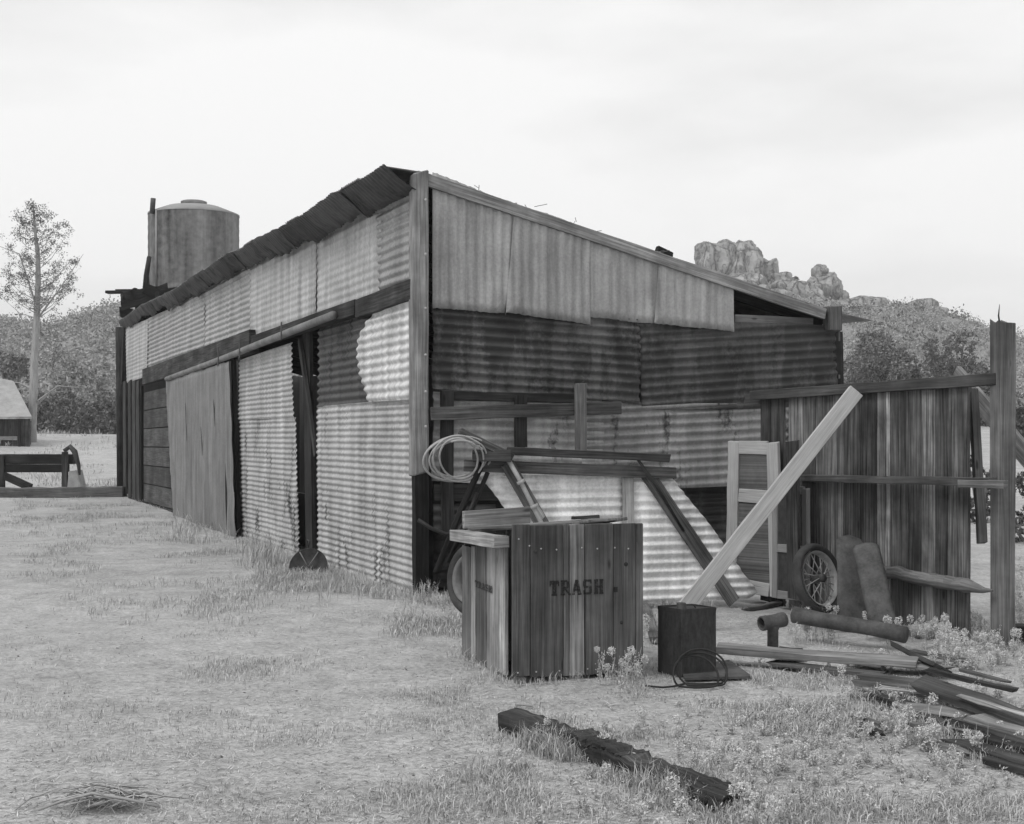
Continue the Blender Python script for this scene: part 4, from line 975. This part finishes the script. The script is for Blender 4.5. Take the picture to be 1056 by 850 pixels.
# ------------------------------------------------------------------ trees and brush
def crown(name, lobes, n, size, material, parent, aspect=.5):
    """leaves gathered in many small clumps through the lobes' volume"""
    C_ = []; origin = ORG[parent.name]
    tot = sum(l[3] * l[4] * l[5] for l in lobes)
    for cx, cy, cz, rx, ry, rz in lobes:
        k = max(3, int(n / 26 * rx * ry * rz / tot))
        d = unit(rng.normal(size=(k, 3))); r_ = rng.uniform(.35, 1.0, k) ** .6
        cc_ = d * r_[:, None] * np.array([rx, ry, rz]) + np.array([cx, cy, cz])
        rad = rng.uniform(.12, .3, k) * min(rx, rz)
        pts = cc_[:, None, :] + rng.normal(size=(k, 26, 3)) * rad[:, None, None] * .6
        C_.append(pts.reshape(-1, 3))
    c = np.concatenate(C_)
    return np_mesh(name, leaf_quads(c, size, aspect), 4, material, origin, parent)
def bushy(name, label, px, py_top, py_bot, Y, wpx, material, n, size, trunk=BARKD, group=None, seed=0, cat='tree'):
    rnd = random.Random(seed)
    b = at(px, py_bot, Y); t = at(px, py_top, Y); H = t.z - b.z; Wd = wpx / F * Y / 2
    o = thing(name, label, cat, tuple(b), group)
    lob = []
    for k in range(11):
        a = rnd.uniform(0, 6.28); q = rnd.uniform(.15, .72) * Wd; h = rnd.uniform(.3, .82)
        rr = Wd * rnd.uniform(.3, .52)
        lob.append((b.x + q * math.cos(a), b.y + q * math.sin(a), b.z + H * h, rr, rr, min(rr * .9, H * (1 - h) + .1)))
    for k in range(5):
        a = k * 1.26; lob.append((b.x + .7 * Wd * math.cos(a), b.y + .5 * Wd * math.sin(a), b.z + H * .22, Wd * .4, Wd * .4, H * .24))
    crown('crown', lob, n, size, material, o)
    tk = MB()
    for k in range(5):
        l = lob[k]; tk.tube([b - Vector((0, 0, .3)), b + Vector((0, 0, H * .15)), (b + Vector(l[:3])) / 2 + Vector((0, 0, .1)), Vector(l[:3])], [H * .03, H * .025, H * .015, H * .006], 6, .1)
    tk.build('trunk', trunk, o)
    return o
bushy('round_tree', 'dense round grey-leaved tree beyond the low eave of the shed', 906, 331, 452, 62, 100, LEAFM, 24000, .07, seed=3)
bushy('round_tree', 'smaller round tree attached to the right of the dense one', 936, 360, 452, 60, 56, LEAFM, 11000, .07, seed=5)
bushy('dark_tree', 'darkest tree right of the round ones, above the fence rail', 985, 334, 440, 90, 84, LEAFD, 26000, .1, seed=8)
bushy('pale_bush', 'pale loose bush above the fence rail, left of the darkest tree', 958, 366, 450, 66, 64, LEAFL, 10000, .08, seed=12, cat='bush')
bushy('pale_bush', 'pale bush just left of the tall fence post top', 1008, 370, 452, 58, 56, LEAFM, 9000, .075, seed=14, cat='bush')
bushy('dark_bush', 'dark low bush right of the tall fence post', 1052, 412, 452, 45, 36, LEAFD, 4000, .07, seed=15, cat='bush')
bushy('low_bush', 'grey bush seen low through the gap beside the tall post', 1012, 455, 560, 22, 46, LEAFD, 3500, .035, seed=17, cat='bush')
bushy('low_bush', 'dark bush right of the tall post, behind the weeds', 1062, 470, 585, 19, 60, LEAFD, 4500, .03, seed=19, cat='bush')
bushy('ridge_pine', 'small dark conifer between the outcrop and the lone block', 820, 284, 312, 199, 16, LEAFD, 500, .22, seed=21)
# brush at the foot of the left hill
for k, (px, yt, yb, Y, w, m, lab) in enumerate((
        (60, 345, 455, 78, 70, LEAFL, 'pale leafy tree just right of the tall bare pine'),
        (105, 352, 452, 84, 62, LEAFL, 'pale leafy tree next to the far corner of the shed'),
        (10, 350, 455, 82, 70, LEAFM, 'mid-grey tree above the small plank shed'),
        (82, 395, 453, 74, 66, LEAFM, 'low darker bush between the two pale trees'),
        (118, 405, 453, 72, 40, LEAFM, 'low bush against the far corner post of the shed'),
        (48, 400, 456, 76, 40, LEAFM, 'low bush behind the trunk of the bare pine'))):
    bushy('brush_tree', lab, px, yt, yb, Y, w, m, 7000, .1, seed=40 + k, group='trees at the foot of the left hill')
# pale bare limbs in the brush
# tall thin pine
YP = 60; tb_ = at(33, 470, YP)
pine = thing('tall_pine', 'tall thin pine with sparse needles and a pale bare trunk', 'tree', tuple(tb_))
tk = MB(); tp_ = [(33, 472), (33, 440), (34.5, 400), (36, 360), (38, 325), (39.5, 290), (39, 262), (36.5, 240), (35, 222), (34, 208)]
tpt = [at(x, y, YP) for x, y in tp_]; tr2 = [.21, .19, .18, .16, .145, .12, .095, .065, .04, .012]
tk.tube(tpt, tr2, 9, .3, rough=.05); tk.build('trunk', BARK, pine)
def along(z):
    for i in range(len(tpt) - 1):
        if tpt[i].z <= z <= tpt[i + 1].z: return tpt[i].lerp(tpt[i + 1], (z - tpt[i].z) / (tpt[i + 1].z - tpt[i].z))
    return tpt[-1]
rnd = random.Random(5); clumps = []; lim = MB(); lo_, hi_ = at(0, 330, YP).z, at(0, 218, YP).z
for k in range(50):
    t = ((k + rnd.random()) / 50) ** 1.25; z = lo_ + (hi_ - lo_) * t; p = along(z); a = k * 2.4 + rnd.uniform(-.4, .4)
    ln = (2.3 * (1 - t) ** .6 * (.75 + .25 * min(1, t * 6)) + .25) * rnd.uniform(.6, 1.05); el = rnd.uniform(.2, .75)
    d = Vector((math.cos(a) * math.cos(el), math.sin(a) * math.cos(el), math.sin(el)))
    q1 = p + d * ln * .5 + Vector((0, 0, -.05 * ln)); q2 = p + d * ln + Vector((0, 0, .12 * ln))
    lim.tube([p, q1, q2], [.024 * (1.2 - t), .013, .004], 5, .25, caps=False)
    for s_ in np.linspace(.42, 1.05, 5):
        b0 = p.lerp(q1, s_ * 2) if s_ < .5 else q1.lerp(q2, (s_ - .5) * 2)
        for r_ in range(2):
            if rnd.random() < .42: continue
            e = b0 + Vector((rnd.gauss(0, .17), rnd.gauss(0, .17), rnd.gauss(.08, .13))) * (1.2 - .4 * t)
            lim.tube([b0, e], [.005, .002], 4, .2, caps=False); clumps.append(e)
for x0, y0, x1, y1, x2, y2 in ((36, 352, 26, 335, 16, 318), (38, 330, 60, 300, 86, 262), (35, 420, 52, 405, 75, 403), (35, 402, 20, 395, -4, 392), (34, 412, 14, 408, 4, 412), (37, 415, 60, 398, 84, 400), (38, 318, 20, 262, -6, 252)):
    lim.tube([at(x0, y0, YP), at(x1, y1, YP + rnd.uniform(-.5, .5)), at(x2, y2, YP + rnd.uniform(-1, 1))], [.05, .03, .008], 5, .3, caps=False)
lim.build('limbs', BARK, pine)
cl_ = np.array([tuple(c) for c in clumps]); pts = (cl_[:, None, :] + rng.normal(size=(len(cl_), 34, 3)) * np.array([.1, .1, .075])).reshape(-1, 3)
np_mesh('crown', leaf_quads(pts, .045, .4), 4, LEAFP, ORG[pine.name], pine)

# hillside brush: a far-off cover of shrubs on the hills
def brush(n, xr, yr, srange, leaves, lsz, name, m):
    X = rng.uniform(*xr, n); Y = rng.uniform(*yr, n); ok = ~((X > 20) & (X < 52) & (Y > 183)); X, Y = X[ok], Y[ok]; n = len(X); Z = hz(X, Y)
    s_ = rng.uniform(*srange, n) * rng.choice([1, 1, .6, 1.4], n)
    d = unit(rng.normal(size=(n, leaves, 3))) * (rng.uniform(.3, 1, (n, leaves, 1)) ** .5); d[..., 2] = np.abs(d[..., 2]) * .9
    lump = 1 + .35 * np.sin(d[..., 0:1] * 5 + X[:, None, None]) * np.cos(d[..., 1:2] * 4 + Y[:, None, None])
    c = np.stack([X, Y, Z - .1], 1)[:, None, :] + d * lump * s_[:, None, None]
    o = np_mesh(name, leaf_quads(c.reshape(-1, 3), lsz, .6), 4, m); o['kind'] = 'stuff'; return o
brush(2600, (-125, -22), (84, 212), (.7, 2.0), 90, .2, 'hillside_brush', BRUSH)
brush(2900, (18, 120), (95, 207), (.5, 1.6), 110, .14, 'hillside_brush', BRUSH)
brush(420, (-125, 125), (84, 205), (.8, 1.8), 90, .2, 'dark_hillside_brush', LEAFD)
# ridge rocks on the right hill
for i, (px, py, r_) in enumerate(((882, 318, 2.2), (898, 317, 2.0), (921, 322, 1.5), (950, 322, 2.3), (962, 326, 1.8), (975, 330, 1.4), (938, 324, 1.2), (1003, 337, 1.4))):
    boulder(at(px, py + 3, 198), r_, ROCK, ('rounded boulder on the ridge skyline just right of the eave tip', 'broad boulder second along the right ridge skyline', 'small boulder above the round trees on the skyline', 'largest boulder on the skyline above the fence rail', 'sloping boulder right of the largest skyline boulder', 'low boulder in the row above the darkest tree', 'little boulder left of the largest skyline boulder', 'last boulder on the skyline before the fence post')[i], 'boulders along the right ridge', seed=60 + i, sq=(1.3, 1, .9), sub=3)

# ------------------------------------------------------------------ grass, straw and weeds
nz2 = np.vectorize(lambda x, y, z: noise.fractal(Vector((x, y, z)), 1.0, 2.0, 3))
CLEAR = [(735, 622, 815, 664), (668, 690, 775, 722), (890, 692, 1056, 716), (740, 664, 930, 682)]
def dens_pick(n, boxes, soft=.12):
    """boxes: (px0, py0, px1, py1, weight) regions of the yard; returns X, Y"""
    w = np.array([b[4] for b in boxes], float); w /= w.sum(); idx = rng.choice(len(boxes), n, p=w); B = np.array([b[:4] for b in boxes], float)[idx]
    px = rng.uniform(B[:, 0], B[:, 2]) + rng.normal(0, 1, n) * soft * (B[:, 2] - B[:, 0])
    py = np.maximum(rng.uniform(B[:, 1], B[:, 3]) + rng.normal(0, 1, n) * soft * (B[:, 3] - B[:, 1]), 512)
    return ang(px, py)
def cleared(X, Y):
    px = CX + X / Y * F; py = HY + EYE * F / Y; r_ = np.zeros(len(X), bool)
    for a, b, c, d in CLEAR: r_ |= (px > a) & (px < c) & (py > b) & (py < d)
    return r_
def inside_bad(X, Y):
    rel = np.stack([X - C[0], Y - C[1]], -1); a = rel @ np.array(dL[:2]); w = rel @ np.array(dR[:2])
    shd = (a > -.02) & (a < LL + .3) & (w > -.06) & (w < WR + .1)
    rb = np.stack([X, Y - BY], -1); M = np.array([[bf.x, bs_.x], [bf.y, bs_.y]]); q = rb @ np.linalg.inv(M).T
    bn = (q[:, 0] > -.02) & (q[:, 0] < BW + .02) & (q[:, 1] > -.02) & (q[:, 1] < BD + .02)
    return shd | bn
def tuftfield(X, Y, per, spread, hr, wr, lean, name, m, mask=True, fr=1.1):
    ok = ~inside_bad(X, Y); X, Y = X[ok], Y[ok]
    if mask: ok = rng.random(len(X)) < sstep(-.12, .3, nz2(X * fr, Y * fr, 2.2)); X, Y = X[ok], Y[ok]
    n = len(X)
    bx = (X[:, None] + rng.normal(0, 1, (n, per)) * spread).ravel(); by = (Y[:, None] + rng.normal(0, 1, (n, per)) * spread).ravel()
    ok = ~inside_bad(bx, by); sz = np.repeat(rng.uniform(.4, 1.25, n), per)[ok]; bx, by = bx[ok], by[ok]
    sz = np.where(cleared(bx, by), sz * .3, sz)
    base = np.stack([bx, by, gz(bx, by) - .004], 1)
    o = np_mesh(name, blades(base, rng.uniform(*hr, len(bx)) * sz, rng.uniform(*wr, len(bx)), lean), 4, m); o['kind'] = 'stuff'; return o
bands = [(262, 572, 335, 606, 1.3), (325, 588, 440, 632, 2.0), (180, 545, 260, 575, .8), (0, 518, 170, 540, 3.0), (0, 535, 200, 590, 1.6), (120, 600, 450, 640, 1.3), (410, 615, 480, 655, 1.0)]
X, Y = dens_pick(7500, bands); tuftfield(X, Y, 14, .05, (.025, .1), (.003, .006), .9, 'grass', GRASS)
X, Y = dens_pick(22, [(262, 574, 284, 588, 1)], .3); tuftfield(X, Y, 36, .09, (.06, .42), (.004, .007), .6, 'grass', GRASS, False)
X, Y = dens_pick(22, [(165, 535, 225, 556, 1)], .3); tuftfield(X, Y, 36, .12, (.05, .26), (.006, .01), .6, 'grass', GRASS, False)
X, Y = dens_pick(90, [(330, 592, 430, 622, 1), (430, 600, 450, 618, .3)], 0); tuftfield(X, Y, 22, .04, (.06, .2), (.003, .006), .6, 'grass', GRASS, False)
patches = [(225, 715, 300, 735, 1.0), (300, 752, 400, 800, 2.2), (375, 790, 470, 835, 2), (205, 680, 330, 705, 1.2), (360, 690, 470, 720, 1.0), (0, 590, 480, 850, 6), (440, 700, 560, 850, 1.6), (90, 655, 330, 680, 1)]
X, Y = dens_pick(3600, patches); tuftfield(X, Y, 16, .04, (.015, .06), (.002, .004), 1.0, 'grass', GRASS, True, .9)
wr_ = [(560, 720, 1056, 850, 6), (760, 690, 1056, 760, 3), (500, 760, 760, 850, 2.6), (690, 630, 1056, 700, 1.2), (1040, 560, 1056, 660, 1), (640, 640, 700, 720, .5)]
X, Y = dens_pick(13000, wr_, .04); tuftfield(X, Y, 12, .045, (.018, .07), (.002, .0042), 1.0, 'grass', GRASS, True, 1.6)
# grass crowding the half-buried timber
tt = np.concatenate([rng.uniform(.17, .36, 260), rng.uniform(.3, 1.02, 160)]); X = p0.x + (p1.x - p0.x) * tt + rng.normal(0, .02, 420) - .06; Y = p0.y + (p1.y - p0.y) * tt + rng.normal(0, .035, 420) - .1
tuftfield(X, Y, 14, .035, (.04, .13), (.0022, .004), .8, 'grass', GRASS, True, 3.)
X = rng.uniform(-30, -7, 1500); Y = rng.uniform(33, 70, 1500); tuftfield(X, Y, 14, .22, (.08, .3), (.012, .03), .8, 'grass', GRASS, True, .35)
# dry grass grown up against the foot of things
ft = []
for a_, b_, n_, sp_ in ((bp(-.03, -.04, 0), bp(BW, -.05, 0), 26, .03), (bp(-.04, 0, 0), bp(-.05, BD, 0), 26, .03), (CK[2] + Vector((-.03, -.03, 0)), CK[0] + Vector((0, -.04, 0)), 12, .02), (CK[0] + Vector((0, -.04, 0)), CK[1] + Vector((.04, -.03, 0)), 14, .02),
                        (PF.xyz(.1, 0, .06), PF.xyz(2.7, 0, .06), 90, .06), (Vector((3.38, 9.58, 0)), Vector((3.62, 9.56, 0)), 22, .05), (PK.pt(600, 626, .05), PK.pt(780, 618, .05), 50, .05), (PP[0] + Vector((0, -.08, 0)), PP[-1] + Vector((0, -.08, 0)), 30, .04),
                        (G(741, 670), G(945, 686), 46, .04), (G(880, 722), G(1060, 782), 90, .12)):
    for i in range(n_):
        q_ = Vector(a_).lerp(Vector(b_), rng.random()); ft.append((q_.x + rng.normal() * sp_, q_.y + rng.normal() * sp_ * .6))
ft = np.array(ft); tuftfield(ft[:, 0], ft[:, 1], 14, .028, (.03, .12), (.0022, .0045), .8, 'grass', GRASS, False)
# loose straw lying on the dirt
X, Y = dens_pick(60000, [(0, 560, 480, 850, 5), (0, 520, 300, 600, 1), (440, 690, 1056, 850, 5), (660, 620, 1056, 700, 1.2)], .02)
ok = ~inside_bad(X, Y); X, Y = X[ok], Y[ok]; n = len(X); th = rng.uniform(0, 6.28, n); ln = rng.uniform(.01, .05, n) * rng.choice([1, 1, 1, 2], n); w = rng.uniform(.001, .0028, n)
d = np.stack([np.cos(th), np.sin(th), rng.normal(0, .12, n)], 1); s_ = np.stack([-np.sin(th), np.cos(th), np.zeros(n)], 1); c = np.stack([X, Y, gz(X, Y) + .006], 1)
v = np.stack([c - d * ln[:, None] / 2, c + s_ * w[:, None], c + d * ln[:, None] / 2, c - s_ * w[:, None]], 1).reshape(-1, 3)
o = np_mesh('straw', v, 4, STRAW); o['kind'] = 'stuff'
# dark crumbs of bark and dung scattered on the dirt
X, Y = dens_pick(420, [(0, 560, 480, 850, 3), (440, 700, 760, 850, 1)], .02); ok = ~inside_bad(X, Y) & (nz2(X * .8, Y * .8, 7.) > -.1); X, Y = X[ok], Y[ok]
o = np_mesh('bark_litter', leaf_quads(np.repeat(np.stack([X, Y, gz(X, Y) + .006], 1), 3, 0) + rng.normal(0, .007, (len(X) * 3, 3)), .008, .35, .8), 4, TWIG); o['kind'] = 'stuff'
# leafy weeds with woolly heads
def weeds(X, Y, hr, name, heads=True, parent=None, hp=.3, origin=(0, 0, 0)):
    ok = ~inside_bad(X, Y) & ~cleared(X, Y); X, Y = X[ok], Y[ok]; n = len(X); S = 4
    th = rng.uniform(0, 6.28, (n, S)); le = rng.uniform(.05, .45, (n, S)); h = rng.uniform(*hr, (n, S))
    base = np.stack([X, Y, gz(X, Y)], 1)[:, None, :]
    tip = base + np.stack([np.cos(th) * le * h, np.sin(th) * le * h, h], -1)
    L_ = 20; t = rng.uniform(.08, .95, (n, S, L_, 1)); c = base[:, :, None] * (1 - t) + tip[:, :, None] * t + rng.normal(0, .008, (n, S, L_, 3))
    lv = leaf_quads(c.reshape(-1, 3), .0085, .34)
    o1 = np_mesh(name, lv, 4, WEED, origin, parent)
    side = np.stack([-np.sin(th), np.cos(th), 0 * th], -1) * .0018
    stq = np.stack([np.broadcast_to(base, tip.shape) - side, np.broadcast_to(base, tip.shape) + side, tip + side * .6, tip - side * .6], 2).reshape(-1, 3)
    o2 = np_mesh('weed_stems' if parent is None else 'stems', stq, 4, WEED, origin, parent)
    outs = [o1, o2]
    if heads:
        pick = rng.random((n, S)) < hp; hc = tip[pick]; k = len(hc); q = 150
        r_ = rng.uniform(.018, .036, (k, 1, 1)); pts = hc[:, None, :] + unit(rng.normal(size=(k, q, 3))) * r_ * rng.uniform(.5, 1, (k, q, 1)) * np.array([1, 1, 1.15])
        outs.append(np_mesh('seed_heads', leaf_quads(pts.reshape(-1, 3), .006, .5), 4, HEAD, origin, parent))
    for o in outs:
        if parent is None: o['kind'] = 'stuff'
    return outs
X, Y = dens_pick(420, [(790, 700, 1056, 850, 2), (700, 720, 1056, 790, 2.0), (560, 760, 860, 850, 1.2)]); weeds(X, Y, (.02, .07), 'weeds', hp=.02)
X, Y = dens_pick(170, [(960, 640, 1056, 700, 2), (640, 685, 670, 720, .4), (880, 690, 1056, 780, 1.4), (560, 760, 860, 850, .5)]); weeds(X, Y, (.05, .12), 'weeds', hp=.2)
X, Y = dens_pick(75, [(800, 645, 940, 675, 2), (1038, 600, 1056, 680, 1), (940, 652, 1030, 680, 1.2), (652, 640, 676, 690, .4)], 0); weeds(X, Y, (.08, .2), 'tall_weeds', hp=.4)
X, Y = dens_pick(40, [(410, 600, 478, 640, 1), (428, 590, 450, 615, .5)]); weeds(X, Y, (.06, .2), 'weeds_by_shed', heads=False)
fc = G(633, 704)
fl = thing('woolly_weed', 'clump of woolly-headed weeds growing against the front of the bin', 'weed', tuple(fc))
Xf = np.array([G(x, y).x for x, y in ((618, 706), (627, 706), (636, 706), (646, 705), (652, 704), (640, 709))]); Yf = np.array([G(x, y).y for x, y in ((618, 706), (627, 706), (636, 706), (646, 705), (652, 704), (640, 709))]) - .05
for o, nm in zip(weeds(Xf, Yf, (.1, .22), 'leaves', True, fl, .45, tuple(fc)), ('leaves', 'stems', 'seed_heads')): o.name = nm
# ------------------------------------------------------------------ thin haze over the valley
HAZE = 0.0009
hm = bpy.data.materials.new('haze'); hm.use_nodes = True; hn = hm.node_tree; hn.nodes.clear()
hv = hn.nodes.new('ShaderNodeVolumePrincipled'); hv.inputs['Color'].default_value = (.95, .95, .95, 1); hv.inputs['Density'].default_value = HAZE; hv.inputs['Anisotropy'].default_value = .2
hn.links.new(hv.outputs[0], hn.nodes.new('ShaderNodeOutputMaterial').inputs['Volume'])
hb = MB().box((0, 280, 21), (1, 0, 0), (0, 1, 0), (0, 0, 1), 640, 340, 24).build('haze', hm); hb['kind'] = 'stuff'
